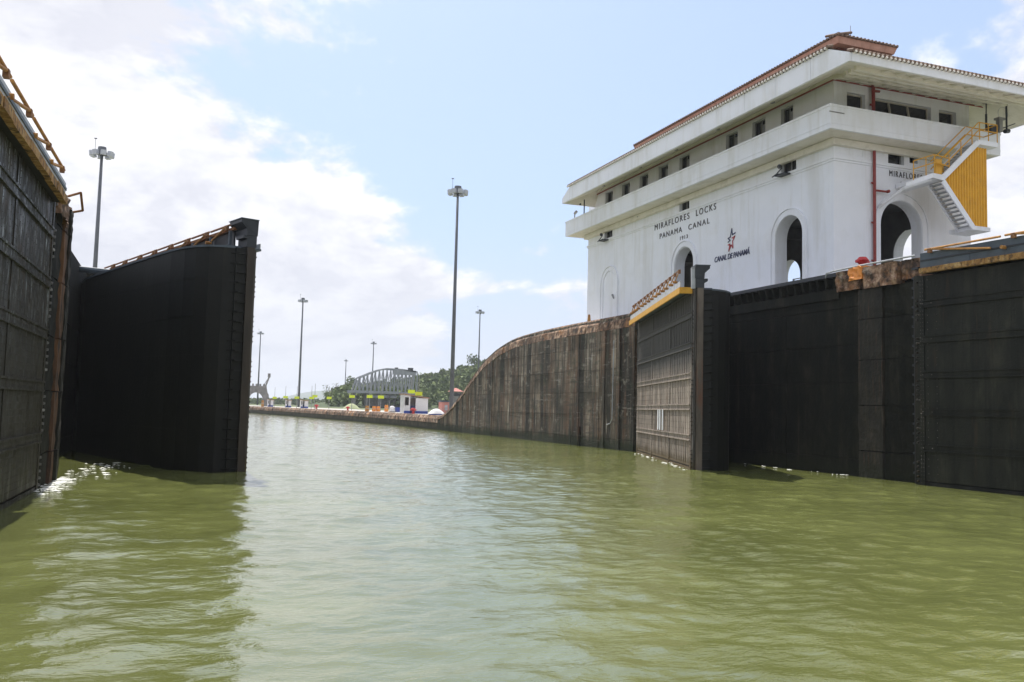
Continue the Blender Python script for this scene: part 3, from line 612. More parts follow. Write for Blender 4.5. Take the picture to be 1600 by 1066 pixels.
    if opts.get('beam'):
        k = 16
        for i in range(k):
            a = .55+(L_-.9)*i/k; mb = mk(); j = random.uniform(-.02, .02); mb.box(a+.01, a+(L_-.9)/k-.01, -ov-.05+j, -ov+.12, fz0+random.uniform(-.03, .02), fz1); mb.build('fender_timber', M['rustedge'], root)
        mb = mk(); mb.box(.55, L_-.3, -ov+.10, .3, fz0+.03, fz1+.02); mb.build('timber_backing', M['skin'], root)
    else:
        mb = mk(); f0 = opts.get('f0', .25); mb.box(f0, L_-.3, -ov-.06, -ov+.02, fz0, fz1); mb.box(f0-.02, f0+.16, -ov+.02, -.06, fz0, fz1); mb.build('yellow_fascia', M['yellow'], root)
    tp = opts.get('toe', 9.35); tm = opts.get('toemat', 'greywhite')
    k = 7
    for i in range(k):
        a = .55+(L_-.8)*i/k; mb = mk(); mb.box(a+.012, a+(L_-.8)/k-.012, -ov+.03, -ov+.07, fz1+.01, tp); mb.build('toe_plate', M[tm], root)
    if opts.get('line'):
        mb = mk(); mb.box(.6, L_-.3, -ov-.0, -ov+.1, tp*.5+fz1*.5-.03, tp*.5+fz1*.5+.03); mb.build('dark_joint', M['darkblue'], root)
    # back-side stanchions and dark machinery panels under the deck rail
    if opts.get('stanch', True):
        s = 1.02; k = 0
        while s < L_-1:
            mb = mk(); mb.box(s, s+.13, .62, .72, zs+.0, 9.66); mb.build('stanchion', M['bluegrey'], root)
            if 1:
                mb = mk(); mb.box(s+.02, s+1.98, .45, .52, zs+(.12 if k == 0 else .0), 9.76-.02*(k % 3)); mb.build('screen_plate', M['darkblue'], root)
            s += 2.02; k += 1
        mb = mk(); mb.box(.75, L_-.8, .52, .66, 9.66, 9.77); mb.build('kerb_angle', M['railrust'], root)
    rl = M[opts.get('rail', 'railyel')]
    zr = opts.get('zr', 9.78); ro = opts.get('railo', [1.95])
    for o_ in ro:
        s = .9; i = 0
        while s < L_-1.0:
            e = min(s+opts.get('seg', 2.35), L_-.6)
            mb = mk(); mb.tube(P_(s, o_, zr), P_(e-.08, o_, zr-.015), opts.get('rt', .045), 8); mb.build('handrail', rl, root)
            # folded-down posts
            a0 = s+.25; arms = opts.get('arms', 1)
            for j in range(arms):
                aa = a0+j*(e-s)/arms+random.uniform(-.18, .12)
                mb = mk(); mb.tube(P_(aa, o_, zr), P_(aa+(.8+.25*((j+i) % 3)/2)*(e-s)/arms, o_-.02, zr-.40-.06*((i*7+j*3) % 3)), opts.get('rt', .045), 7); mb.tube(P_(aa+.95*(e-s)/arms, o_-.12, zr-.45), P_(aa+.95*(e-s)/arms, o_+.12, zr-.45), .07, 8); mb.build('folded_post', M[opts.get('arm', 'railyel')], root)
                mb = mk(); mb.box(aa-.05, aa+.12, o_-.06, o_+.06, zr-.16, zr+.02); mb.build('hinge_bracket', M['railrust'], root)
            s = e+.12; i += 1
    if opts.get('head', True):     # bumper head at the tip
        mb = mk(); mb.box(-.08, .75, .04, .46, zs+.07, 9.35); mb.build('head_stem', M['darkblue'], root)
        mb = mk(); mb.prism([(-.10, .02, 9.36), (-.10, .46, 9.36), (-.10, .48, 9.62), (-.12, .72, 9.85), (-.12, .72, 9.98), (-.12, .0, 9.98)], [(1.0, .02, 9.36), (1.0, .46, 9.36), (1.0, .48, 9.62), (1.05, .72, 9.85), (1.05, .72, 9.98), (1.05, .0, 9.98)]); mb.build('bumper_head', M['darkblue'], root)
        mb = mk(); mb.box(-.16, 1.1, .0, .75, 9.985, 10.02); mb.build('head_plate', M['bluegrey'], root)
        mb = mk(); mb.box(-.13, .6, .47, .62, 9.22, 9.34); mb.build('head_lug', M['darkblue'], root)
        
        if opts.get('sidep'): mb = mk(); mb.box(.0, .1, -.16, .05, 8.85, 9.9); mb.build('head_side_plate', M['greywhite'], root)
    if opts.get('gauge'):
        for s in (7.6, 8.45, 9.05): mb = mk(); mb.box(s, s+.24, -.115, -.07, 1.75, 2.92); mb.build('gauge_board', M['white'], root)
    return P
P_ = lambda s, o, z: (s, o, z)
# MB.tube needs straight vectors in the leaf frame, so tubes are made in (s,o,z) and mapped
rg = empty('lock_gate', (23.9, 38.0, 0), 'far right lock gate leaf with yellow edge beam, half open', 'lock gate', 'lock gate leaves')
gate_leaf(rg, (23.85, 37.95), (29.95, 54.7), 1, True, dict(plate='plate_tan', over=.64, gauge=True, railo=[-.55], zr=9.9, toe=9.28, rail='railrust', arm='railyel', arms=2, seg=2.3, stanch=False, sidep=True, rt=.03))
lg = empty('lock_gate', (3.0, 37.1, 0), 'far left lock gate leaf seen from its black curved back, half open', 'lock gate', 'lock gate leaves')
gate_leaf(lg, (3.0, 37.15), (-3.1, 54.5), -1, False, dict(plate='plate', postm='post_dark', over=.45, f0=2.5, railo=[.78], zr=9.84, seg=2.02, toe=9.2, rail='railrust', arm='railyel'))
nr = empty('lock_gate', (29.6, 29.7, 0), 'near right lock gate leaf folded into its recess, blue-grey top', 'lock gate', 'lock gate leaves')
gate_leaf(nr, (29.62, 29.8), (30.6, 12.0), -1, False, dict(plate='gate_dark', postm='post_dark', ribs=False, over=.3, beam=True, fascia=(8.87, 9.08), toe=9.72, toemat='bluegrey', line=True, railo=[-.38], zr=9.82, seg=3.6, arms=1, head=False, stanch=False, rivet_to=1))
nl = empty('lock_gate', (-3.5, 30, 0), 'near left lock gate leaf with rows of rivets, folded into its recess', 'lock gate', 'lock gate leaves')
gate_leaf(nl, (-3.5, 30.2), (-4.0, 12.4), 1, False, dict(plate='plate_wet', ribs=False, over=.36, beam=True, fascia=(8.5, 8.72), toe=9.12, toemat='greywhite', railo=[-.3], zr=9.44, seg=2.6, arms=1, head=False, stanch=False, rr=.016, bolt=.05, rz=.17, rs=.3))
mb = MB(); mb.path([(-4.7, 51.0, 9.35), (-2.9, 50.0, 9.15)], .16, 8); tag(mb.build('gate_strut', M['bluegrey']), 'blue-grey strut bar between the left wall and the far left gate', 'strut')

# ------------------------------------------------------------------ control house
XW, XE, YN, YS_ = 33.0, 42.75, 38.76, 69.4
ch = empty('control_house', (XW, YN, ZT), 'white control house with arches, balcony band and tiled hip roof', 'building')
def arch(c, r, zs_, z0, n=18): return [(c-r, z0)]+[(c-r*math.cos(math.pi*i/n), zs_+r*math.sin(math.pi*i/n)) for i in range(n+1)]+[(c+r, z0)]
TH = .75
mW = Matrix(((0, 0, 1, XW+TH/2), (1, 0, 0, 0), (0, 1, 0, 0), (0, 0, 0, 1)))
mE = Matrix(((0, 0, 1, XE-TH/2), (1, 0, 0, 0), (0, 1, 0, 0), (0, 0, 0, 1)))
mS = Matrix(((1, 0, 0, 0), (0, 0, -1, YN+TH/2), (0, 1, 0, 0), (0, 0, 0, 1)))
mN = Matrix(((1, 0, 0, 0), (0, 0, -1, YS_-TH/2), (0, 1, 0, 0), (0, 0, 0, 1)))
ZG = ZT+.01; ZTOP = 21.35
up = [(65.6, 1.33), (62.7, 1.33), (59.8, 1.33), (56.9, 1.33), (54.0, 1.33), (48.3, 1.3), (45.45, 1.3), (42.75, 1.1)]
low = [(65.6, 1.4, 16.9, 17.75), (53.95, 1.3, 16.85, 17.65), (42.6, 1.4, 16.8, 17.65)]
rect = lambda a0, a1, z0, z1: [(a0, z0), (a0, z1), (a1, z1), (a1, z0)]
holesW = [rect(c-w/2, c+w/2, 19.62, 20.8) for c, w in up]+[rect(c-w/2, c+w/2, z0, z1) for c, w, z0, z1 in low]
holesW += [arch(42.5, 1.2, 13.08, ZG+.02), arch(53.85, 1.2, 13.04, ZG+.02)]
panel2d('wall', rect(YN, YS_, ZG, ZTOP), holesW, TH, mW, M['white'], ch)
panel2d('wall', rect(YN+TH+.002, YS_-TH-.002, ZG, ZTOP), [arch(42.4, 1.5, 13.0, ZG+.02), arch(54.0, 1.2, 13.04, ZG+.02), arch(65.2, 1.2, 13.04, ZG+.02)], TH, mE, M['white'], ch)
holesS = [rect(33.88, 35.15, 19.4, 20.53), rect(35.82, 39.85, 19.4, 20.5), rect(40.45, 41.75, 19.4, 20.48), rect(36.73, 37.88, 16.9, 17.62), rect(38.26, 38.85, 17.1, 17.62), arch(37.62, 1.47, 13.38, ZG+.02)]
panel2d('wall', rect(XW+TH+.002, XE, ZG, ZTOP), holesS, TH, mS, M['white'], ch)
panel2d('wall', rect(XW+TH+.002, XE, ZG, ZTOP), [arch(37.62, 1.47, 13.38, ZG+.02)], TH, mN, M['white'], ch)
mb = MB(); mb.box(XW+TH+.01, XE-TH-.01, YN+TH+.01, YS_-TH-.01, 15.6, 15.9); mb.build('ceiling', M['interior'], ch)
for y in (46.5, 50.5, 58.5, 62.5): mb = MB(); mb.box(XW+TH+.07, XE-TH-.07, y, y+.5, 14.9, 15.59); mb.build('ceiling_beam', M['interior'], ch)
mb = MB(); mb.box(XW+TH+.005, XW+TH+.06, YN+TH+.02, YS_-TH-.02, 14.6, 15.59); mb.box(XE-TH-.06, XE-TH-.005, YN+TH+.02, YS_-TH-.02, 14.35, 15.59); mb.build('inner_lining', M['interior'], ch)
mb = MB(); mb.box(XE-TH-.12, XE-TH-.065, 50.0, 51.2, 12.7, 14.2); mb.build('inner_window', M['curtain'], ch)
# dark grey sheet over the inner face of the east wall
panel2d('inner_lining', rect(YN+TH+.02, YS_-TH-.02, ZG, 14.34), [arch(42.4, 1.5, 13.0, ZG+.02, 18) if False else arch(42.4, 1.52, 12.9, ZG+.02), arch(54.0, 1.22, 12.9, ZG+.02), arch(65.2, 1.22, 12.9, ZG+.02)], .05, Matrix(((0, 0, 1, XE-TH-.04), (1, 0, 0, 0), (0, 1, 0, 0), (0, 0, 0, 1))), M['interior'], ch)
# windows
def window_W(c, w, z0, z1, root, kind=0):
    f = MB(); t_ = .05; x = XW+.22
    f.box(x, x+.06, c-w/2, c-w/2+t_, z0, z1); f.box(x, x+.06, c+w/2-t_, c+w/2, z0, z1); f.box(x, x+.06, c-w/2+t_, c+w/2-t_, z0, z0+t_); f.box(x, x+.06, c-w/2+t_, c+w/2-t_, z1-t_, z1); f.box(x-.01, x+.05, c-.03, c+.03, z0+t_, z1-t_)
    fo = f.build('window_frame', M['alu'], root)
    g = MB(); g.box(x+.07, x+.09, c-w/2, c+w/2, z0, z1); g.build('pane', M['glass'], fo)
    if kind == 0:
        b2_ = MB(); b2_.box(x+.012, x+.03, c-w/2+.07, c-.05, z0+.06, z0+.75*(z1-z0)); b2_.build('blind', M['curtain'], fo)
for c, w in up: window_W(c, w, 19.62, 20.8, ch)
for c, w, z0, z1 in low: window_W(c, w, z0, z1, ch, 1)
mb = MB(); mb.box(XW-.012, XW-.002, 50.5, 51.8, 19.66, 20.7); mb.build('blank_panel', M['white'], ch)
def window_S(x0, x1, z0, z1, mull, root, rev='beige'):
    y = YN+.25; t_ = .06; f = MB()
    f.box(x0, x0+t_, y, y+.07, z0, z1); f.box(x1-t_, x1, y, y+.07, z0, z1); f.box(x0+t_, x1-t_, y, y+.07, z1-t_, z1); f.box(x0+t_, x1-t_, y, y+.07, z0, z0+t_)
    for m0 in mull: f.prism([(m0-.03, y-.12, z0), (m0+.03, y-.12, z0), (m0+.03, y, z0), (m0-.03, y, z0)], [(m0-.03-.12, y, z1), (m0+.03-.12, y, z1), (m0+.03-.12, y+.1, z1), (m0-.03-.12, y+.1, z1)])
    fo = f.build('window_frame', M[rev], root); g = MB(); g.box(x0, x1, y+.08, y+.1, z0, z1); g.build('pane', M['glass'], fo)
window_S(33.88, 35.15, 19.4, 20.53, [], ch); window_S(35.82, 39.85, 19.4, 20.5, [37.15, 38.5], ch); window_S(40.45, 41.75, 19.4, 20.48, [], ch)
window_S(36.73, 37.88, 16.9, 17.62, [], ch, 'alu'); window_S(38.26, 38.85, 17.1, 17.62, [], ch, 'alu')
mb = MB(); mb.box(34.07, 34.98, YN-.012, YN-.002, 17.06, 17.6); mb.box(34.92, 34.98, YN-.03, YN-.013, 17.06, 17.6); mb.build('blank_panel', M['white'], ch)
# cornice (string course) and frieze
def ring(mb, d, z0, z1, inner=.0):
    mb.box(XW-d, XW-inner, YN-d, YS_+d, z0, z1); mb.box(XE+inner, XE+d, YN-d, YS_+d, z0, z1); mb.box(XW-inner, XE+inner, YN-d, YN-inner, z0, z1); mb.box(XW-inner, XE+inner, YS_+inner, YS_+d, z0, z1)
mb = MB(); ring(mb, .10, 16.70, 16.84, .001); mb.build('cornice', M['white'], ch)
mb = MB(); ring(mb, .05, 16.58, 16.695, .001); mb.build('cornice_bead', M['white'], ch)
mb = MB(); ring(mb, .28, 17.40, 17.755, .002); mb.build('balcony_corbel', M['soffit'], ch)
mb = MB(); ring(mb, .16, 21.05, 21.3, .002); mb.build('frieze', M['soffit'], ch)
# balcony
bd = 1.5; be = .66
def bring(mb, d, z0, z1, inner):
    e, ei = d-bd+be, inner-bd+be if inner > .5 else inner
    mb.box(XW-d, XW-inner, YN-d, YS_+d, z0, z1); mb.box(XE+ei, XE+e, YN-d, YS_+d, z0, z1); mb.box(XW-inner, XE+ei, YN-d, YN-inner, z0, z1); mb.box(XW-inner, XE+ei, YS_+inner, YS_+d, z0, z1)
mb = MB(); bring(mb, bd-.16, 17.78, 17.93, .002); mb.build('balcony_slab', M['soffit'], ch)
mb = MB(); bring(mb, bd, 17.76, 19.02, bd-.15); mb.build('balcony_parapet', M['white'], ch)
mb = MB(); bring(mb, bd+.035, 18.93, 19.06, bd+.001); mb.build('parapet_cap', M['white'], ch)
mb = MB(); bring(mb, bd+.02, 18.02, 18.06, bd+.001); mb.build('parapet_groove', M['white'], ch)
mb = MB(); mb.box(31.42, 32.4, 37.24, 37.255, 18.6, 18.66); mb.build('vent_slot', M['alu'], ch)
# arch surrounds
def surround(c, r, zs_, w, mtx_fn, th=.05, z0=ZG, name='arch_surround'):
    n = 20; o = [(c-(r+w), z0)]+[(c-(r+w)*math.cos(math.pi*i/n), zs_+(r+w)*math.sin(math.pi*i/n)) for i in range(n+1)]+[(c+r+w, z0)]
    i_ = [(c+r, z0)]+[(c+r*math.cos(math.pi*i/n), zs_+r*math.sin(math.pi*i/n)) for i in range(n+1)]+[(c-r, z0)]
    return panel2d(name, o+i_, [], th, mtx_fn(th), M['white'], ch)
fW = lambda th: Matrix(((0, 0, 1, XW-th/2-.001), (1, 0, 0, 0), (0, 1, 0, 0), (0, 0, 0, 1)))
fS = lambda th: Matrix(((1, 0, 0, 0), (0, 0, -1, YN-th/2-.001), (0, 1, 0, 0), (0, 0, 0, 1)))
for c, r in [(42.5, 1.2), (53.85, 1.2)]:
    surround(c, r+.02, 13.08, .34, fW, .07); surround(c, r+.37, 13.08, .06, fW, .12)
surround(65.2, 1.12, 13.0, .34, fW, .07); surround(65.2, 1.47, 13.0, .06, fW, .12)
panel2d('blind_door', arch(65.2, 1.05, 13.0, ZG), [], .03, fW(.03), M['white'], ch)
mb = MB(); mb.tube((XW-.06, 64.35, 11.75), (XW-.2, 64.35, 12.1), .05, 6, .09); mb.build('wall_lamp', M['curtain'], ch)
surround(37.62, 1.49, 13.38, .36, fS, .06); surround(37.62, 1.86, 13.38, .06, fS, .10)
# roof
ex0, ex1, ey0, ey1 = 30.0, 45.75, 34.1, 68.3
zl, ze = 21.15, 20.42
mx0, mx1, my0, my1, mz = 35.5, 40.0, 41.4, 65.0, 24.0
mb = MB()
A = [(ex0, ey0+1.5, zl), (ex0+.1, ey0, ze), (ex1-.1, ey0, ze), (ex1, ey0+1.5, zl), (ex1, ey1-1.5, zl), (ex1-.1, ey1, ze), (ex0+.1, ey1, ze), (ex0, ey1-1.5, zl)]
Bp = [(mx0, my0, mz), (mx0, my0, mz), (mx1, my0, mz), (mx1, my0, mz), (mx1, my1, mz), (mx1, my1, mz), (mx0, my1, mz), (mx0, my1, mz)]
vs = A+[(mx0, my0, mz), (mx1, my0, mz), (mx1, my1, mz), (mx0, my1, mz)]
mb.add(vs, [(0, 1, 8), (1, 2, 9, 8), (2, 3, 9), (3, 4, 10, 9), (4, 5, 10), (5, 6, 11, 10), (6, 7, 11), (7, 0, 8, 11)]); mb.build('roof', M['tile'], ch)
mb = MB()                          # tile barrels along the eaves, sloping up the roof
y = ey0+1.45
while y < ey1-1.4:
    ln = min(3.2, max(.2, (min(y-ey0-1.45, ey1-1.45-y))*.93))
    for x, s_ in ((ex0, 1), (ex1, -1)): mb.tube((x-.16*s_, y, zl+.03), (x+ln*s_, y, zl+.03+ln*(mz-zl)/(mx0-ex0)), .085, 6)
    y += .27
mb.build('tile_row', M['tile'], ch, kind='stuff')
mb = MB(); x = ex0+.1
while x < ex1:
    ln = min(3.0, max(.25, min(x-ex0, ex1-x)*1.15)); mb.tube((x, ey0-.16, ze+.04), (x, ey0+ln, ze+.04+ln*(mz-ze)/(my0-ey0)), .095, 6); x += .27
for i in range(0): mb.tube((ex0-.05, ey0+.1+i*.21, ze+.05+i*.105), (ex0+1.5, ey0+.1+i*.21, ze+.1+i*.105+.4), .09, 6)
mb.build('tile_row', M['tile'], ch, kind='stuff')
mb = MB(); y = ey0+1.45
while y < ey1-1.4: mb.tube((ex0-.19, y+.135, zl-.03), (ex0-.05, y+.135, zl-.03), .065, 6); y += .27
x = ex0+.1
while x < ex1: mb.tube((x+.135, ey0-.20, ze-.02), (x+.135, ey0-.05, ze-.02), .06, 6); x += .27
mb.build('tile_end', M['tileend'], ch, kind='stuff')
# fascias
zf = 19.97
for k in range(12):
    a = ey0+(ey1-ey0)*k/12+.012; b_ = ey0+(ey1-ey0)*(k+1)/12-.012
    def zt_(y): return ze-.03+(zl-.06-ze+.03)*min(1, max(0, min(y-ey0, ey1-y)/1.5))
    ysm = [a]+[v for v in (ey0+1.5, ey1-1.5) if a < v < b_]+[b_]
    mb = MB(); mb.prism([(ex0-.02, a, zf)]+[(ex0-.02, v, zt_(v)) for v in ysm]+[(ex0-.02, b_, zf)], [(ex0+.1, a, zf)]+[(ex0+.1, v, zt_(v)) for v in ysm]+[(ex0+.1, b_, zf)]); mb.build('eave_fascia', M['white'], ch)
mb = MB(); mb.box(ex1-.1, ex1, ey0, ey1, zf, zl-.05); mb.build('eave_fascia', M['white'], ch)
mb = MB(); mb.box(ex0+.105, ex1-.105, ey0-.02, ey0+.1, zf, ze-.03); mb.build('eave_fascia', M['white'], ch)
mb = MB(); mb.box(ex0+.105, ex1-.105, ey1-.1, ey1+.02, zf, ze-.03); mb.build('eave_fascia', M['white'], ch)
mb = MB(); vs = [(ex0+.1, ey0+.1, zf+.03), (ex1-.1, ey0+.1, zf+.03), (ex1-.1, ey1-.1, zf+.03), (ex0+.1, ey1-.1, zf+.03), (XW, YN, 21.3), (XE, YN, 21.3), (XE, YS_-2, 21.3), (XW, YS_-2, 21.3)]
mb.add(vs, [(0, 1, 5, 4), (1, 2, 6, 5), (2, 3, 7, 6), (3, 0, 4, 7)]); mb.build('soffit', M['soffit'], ch)
for i in range(16):
    x = ex0+.9+i*.92
    f = max(XW, min(XE, x)); mb = MB(); mb.prism([(x, ey0+.12, zf-.03), (x+.16, ey0+.12, zf-.03), (x+.16, ey0+.12, zf+.05), (x, ey0+.12, zf+.05)], [(x, YN-.2, 20.98), (x+.16, YN-.2, 20.98), (x+.16, YN-.2, 21.25), (x, YN-.2, 21.25)])
    if XW-.6 < x < XE+.5: mb.build('soffit_rib', M['soffit'], ch)
for j in range(4):
    yy = ey0+.9+j*.95; z = zf+.03+(yy-ey0-.1)*(21.3-zf-.03)/(YN-ey0-.1); mb = MB(); mb.box(ex0+1.2+j*.5, ex1-1.2-j*.5, yy, yy+.2, z-.2, z+.02); mb.build('soffit_batten', M['soffit'], ch)
mb = MB()
for y in (63.5, 57.5, 52.5, 47.5, 42.0): mb.tube((31.4, y, 20.62), (31.4, y, 20.56), .16, 10)
mb.build('soffit_light', M['alu'], ch)
# clerestory monitor
qx0, qx1, qy0, qy1 = 35.1, 39.5, 40.9, 65.4
mb = MB(); mb.box(qx0+.55, qx1-.4, qy0+.6, qy1-.6, 23.4, 24.35); mb.build('clerestory', M['redwall'], ch)
mb = MB(); f0, f1 = 24.38, 24.74
mb.prism([(qx0+.12, qy0+.12, f0), (qx1-.12, qy0+.12, f0), (qx1-.12, qy1-.12, f0), (qx0+.12, qy1-.12, f0)], [(qx0, qy0, f1), (qx1, qy0, f1), (qx1, qy1, f1), (qx0, qy1, f1)]); mb.build('clerestory_fascia', M['pink'], ch)
mb = MB(); c_ = (qx0+qx1)/2; mb.add([(qx0-.05, qy0-.05, f1+.01), (qx1+.05, qy0-.05, f1+.01), (qx1+.05, qy1+.05, f1+.01), (qx0-.05, qy1+.05, f1+.01), (c_, qy0+2.2, 25.4), (c_, qy1-2.2, 25.4)], [(0, 1, 4), (1, 2, 5, 4), (2, 3, 5), (3, 0, 4, 5), (0, 3, 2, 1)]); mb.build('clerestory_roof', M['tile'], ch)
mb = MB(); y = qy0
while y < qy1: mb.tube((qx0-.12, y, f1+.05), (qx0+1, y, f1+.35), .08, 6); y += .27
x = qx0
while x < qx1: mb.tube((x, qy0-.12, f1+.05), (x, qy0+1, f1+.33), .08, 6); x += .27
mb.build('tile_row', M['tile'], ch, kind='stuff')
mb = MB(); mb.tube((qx0+.1, qy0+.05, f1+.1), (qx0+.35, qy0+.3, f1+.22), .15, 8); mb.tube((37, 42.0, 25), (37, 42.0, 26.1), .015, 5); mb.build('roof_finial', M['tile'], ch)
# pipes
mb = MB(); mb.path([(32.9, 69.3, 20.93), (32.9, 38.66, 21.02), (43.9, 38.5, 20.98), (43.9, 39.6, 20.98)], .045, 8); mb.path([(32.9, 55, 20.95), (32.9, 55, 21.2)], .02)
for y in range(42, 69, 3): mb.tube((32.9, y, 20.95), (32.9, y, 21.25), .012, 5)
mb.build('sprinkler_pipe', M['redpipe'], ch)
mb = MB(); mb.tube((35.52, 38.55, 17.93), (35.52, 38.55, 21.15), .10, 10); mb.tube((35.52, 38.55, 20.75), (35.95, 38.55, 20.78), .07, 8); mb.tube((35.30, 38.55, 19.95), (35.52, 38.55, 19.95), .06, 8); mb.build('riser_pipe', M['redpipe'], ch)
mb = MB(); mb.tube((35.62, 38.6, ZT), (35.62, 38.6, 17.75), .085, 10); mb.tube((35.62, 38.6, 15.2), (36.45, 38.55, 15.2), .06, 8); mb.tube((36.45, 38.55, 15.2), (36.45, 38.4, 15.2), .09, 8); mb.tube((35.5, 38.6, 17.62), (35.95, 38.6, 17.62), .1, 8)
for z in (11.3, 13.4, 15.6): mb.tube((35.42, 38.6, z), (35.62, 38.68, z), .05, 6)
mb.build('riser_pipe', M['redpipe'], ch)
# lettering
fT = lambda y, z: Matrix(((0, 0, 1, XW-.02), (-1, 0, 0, y), (0, 1, 0, z), (0, 0, 0, 1)))
text_mesh('lettering', 'MIRAFLORES', 0, 1, fT(58.0, 16.17-.02), M['letter'], ch, 1.35, width=4.75, height=.43)
text_mesh('lettering', 'LOCKS', 0, 1, fT(52.4, 16.15), M['letter'], ch, 1.35, width=2.4, height=.43)
text_mesh('lettering', 'PANAMA', 0, 1, fT(57.25, 15.39), M['letter'], ch, 1.3, width=3.05, height=.39)
text_mesh('lettering', 'CANAL', 0, 1, fT(53.35, 15.36), M['letter'], ch, 1.3, width=2.6, height=.38)
text_mesh('lettering', '1913', 0, 1, fT(54.42, 14.83), M['letter'], ch, 1.3, width=.98, height=.26)
text_mesh('lettering', 'CANAL DE PANAMÁ', 0, 1, fT(50.1, 12.62), M['navy'], ch, .92, shear=.18, width=3.8, height=.45, bold=.012)
fF = lambda x, z: Matrix(((1, 0, 0, x), (0, 0, -1, YN-.02), (0, 1, 0, z), (0, 0, 0, 1)))
text_mesh('lettering', 'MIRAFLORES', 0, 1, fF(36.8, 16.17), M['letter'], ch, 1.35, width=2.35, height=.33)
text_mesh('lettering', '1913', 0, 1, fF(37.6, 15.72), M['letter'], ch, 1.3, width=.62, height=.22)
# star logo as angled strokes: local x to the right (towards -Y), y up
def stroke(pts, w, mt, name):
    for a, b_ in zip(pts[:-1], pts[1:]):
        a = Vector(a); b_ = Vector(b_); d = (b_-a).normalized(); n = Vector((-d.y, d.x))*w/2; a = a-d*w*.3; b_ = b_+d*w*.3
        panel2d(name, [a+n, b_+n, b_-n, a-n], [], .02, fT(48.2, 13.85), M[mt], ch)
def S_(px, py): return ((px-585)/15.2/26.0*1.15, -(py-425)/15.2/26.0*1.06)
stroke([S_(540, 345), S_(587, 170), S_(612, 320), S_(722, 290)], .075, 'navy', 'logo_stroke'); stroke([S_(545, 360), S_(450, 380), S_(525, 440), S_(450, 470)], .07, 'navy', 'logo_stroke')
stroke([S_(600, 398), S_(705, 368), S_(622, 475), S_(635, 640), S_(575, 560), S_(475, 690), S_(520, 530), S_(455, 540)], .075, 'logored', 'logo_stroke'); stroke([S_(520, 530), S_(545, 580), S_(575, 560)], .06, 'logored', 'logo_stroke')
# small balcony/roof accessories on the far end
mb = MB(); mb.tube((31.9, 69.9, 19.0), (31.9, 69.9, 19.7), .05, 6); mb.tube((31.9, 69.9, 19.65), (31.9, 69.55, 19.75), .12, 8); mb.build('camera_mount', M['alu'], ch)
mb = MB(); mb.tube((31.8, 67.8, 19.05), (31.8, 67.8, 20.4), .05, 6); mb.tube((31.6, 68.2, 20.0), (31.6, 68.2, 20.5), .1, 6); mb.build('wall_bracket', M['darkblue'], ch)
mb = MB(); mb.tube((32.75, 60.2, 17.5), (32.95, 60.2, 17.6), .12, 8, .08); mb.build('dome_camera', M['darkblue'], ch)
for (y, z, nm) in [(65.8, 16.95, 0), (42.7, 16.95, 1)]:
    mb = MB(); mb.path([(32.95, y+.7, z), (32.5, y+.75, z-.25), (32.4, y+.2, z-.2), (32.4, y-.3, z+.05)], .035, 5); mb.tube((32.45, y, z+.2), (32.3, y-.3, z+.1), .14, 8, .1); mb.box(32.5, 32.95, y-.4, y+.5, z-.28, z-.2); mb.build('searchlight', M['darkblue'], ch)
# rail inside near arch
mb = MB(); mb.tube((34.2, 41.3, 10.80), (34.2, 43.7, 10.80), .03, 6); mb.tube((34.2, 41.3, 10.35), (34.2, 43.7, 10.35), .02, 6)
for y in (41.35, 41.9, 42.3, 43.6): mb.box(34.17, 34.24, y, y+.10, ZT, 10.8)
mb.build('guard_rail', M['alu'], ch)

# external stair
st = empty('outside_stair', (40, 36.5, ZT), 'white outside stair with yellow rails and corrugated yellow screen', 'staircase')
yo, yi = 36.1, 37.0
def flight(p0, p1, n, y_o, y_i):
    for y in (y_o, y_i):
        mb = MB(); mb.bar((p0[0], y, p0[1]), (p1[0], y, p1[1]), .08, .30); mb.build('stringer', M['white'], st)
    for i in range(n):
        f = (i+.5)/n; x = p0[0]+(p1[0]-p0[0])*f; z = p0[1]+(p1[1]-p0[1])*f
        mb = MB(); mb.box(x-.13, x+.13, y_o+.05, y_i-.05, z-.03, z+.02); mb.build('tread', M['greywhite'], st)
flight((37.95, 15.62), (40.4, 17.82), 11, yo, yi)
flight((37.9, 15.4), (39.98, 13.12), 12, yo, yi)
mb = MB(); mb.box(40.4, 41.82, yo-.04, yi+.1, 17.72, 17.98); mb.build('top_landing', M['white'], st)
mb = MB(); mb.box(39.9, 41.2, yo-.04, yi+.6, 12.98, 13.2); mb.build('bottom_landing', M['white'], st)
mb = MB(); mb.hexa([(37.2, yo-.04, 15.5), (38.0, yo-.04, 15.42), (38.0, yi+1.7, 15.42), (37.2, yi+1.7, 15.5), (37.2, yo-.04, 15.75), (38.0, yo-.04, 15.72), (38.0, yi+1.7, 15.72), (37.2, yi+1.7, 15.75)]); mb.hexa([(35.35, yo-.04, 14.82), (37.2, yo-.04, 15.5), (37.2, yo+.06, 15.5), (35.35, yo+.06, 14.82), (35.35, yo-.04, 15.0), (37.2, yo-.04, 15.75), (37.2, yo+.06, 15.75), (35.35, yo+.06, 15.0)])
mb.build('middle_landing', M['white'], st)
mb = MB(); mb.path([(37.4, yo+.3, 15.5), (36.4, yo+1.2, 15.1), (36.0, YN-.05, 14.3)], .09, 8); mb.build('curved_bracket', M['white'], st)
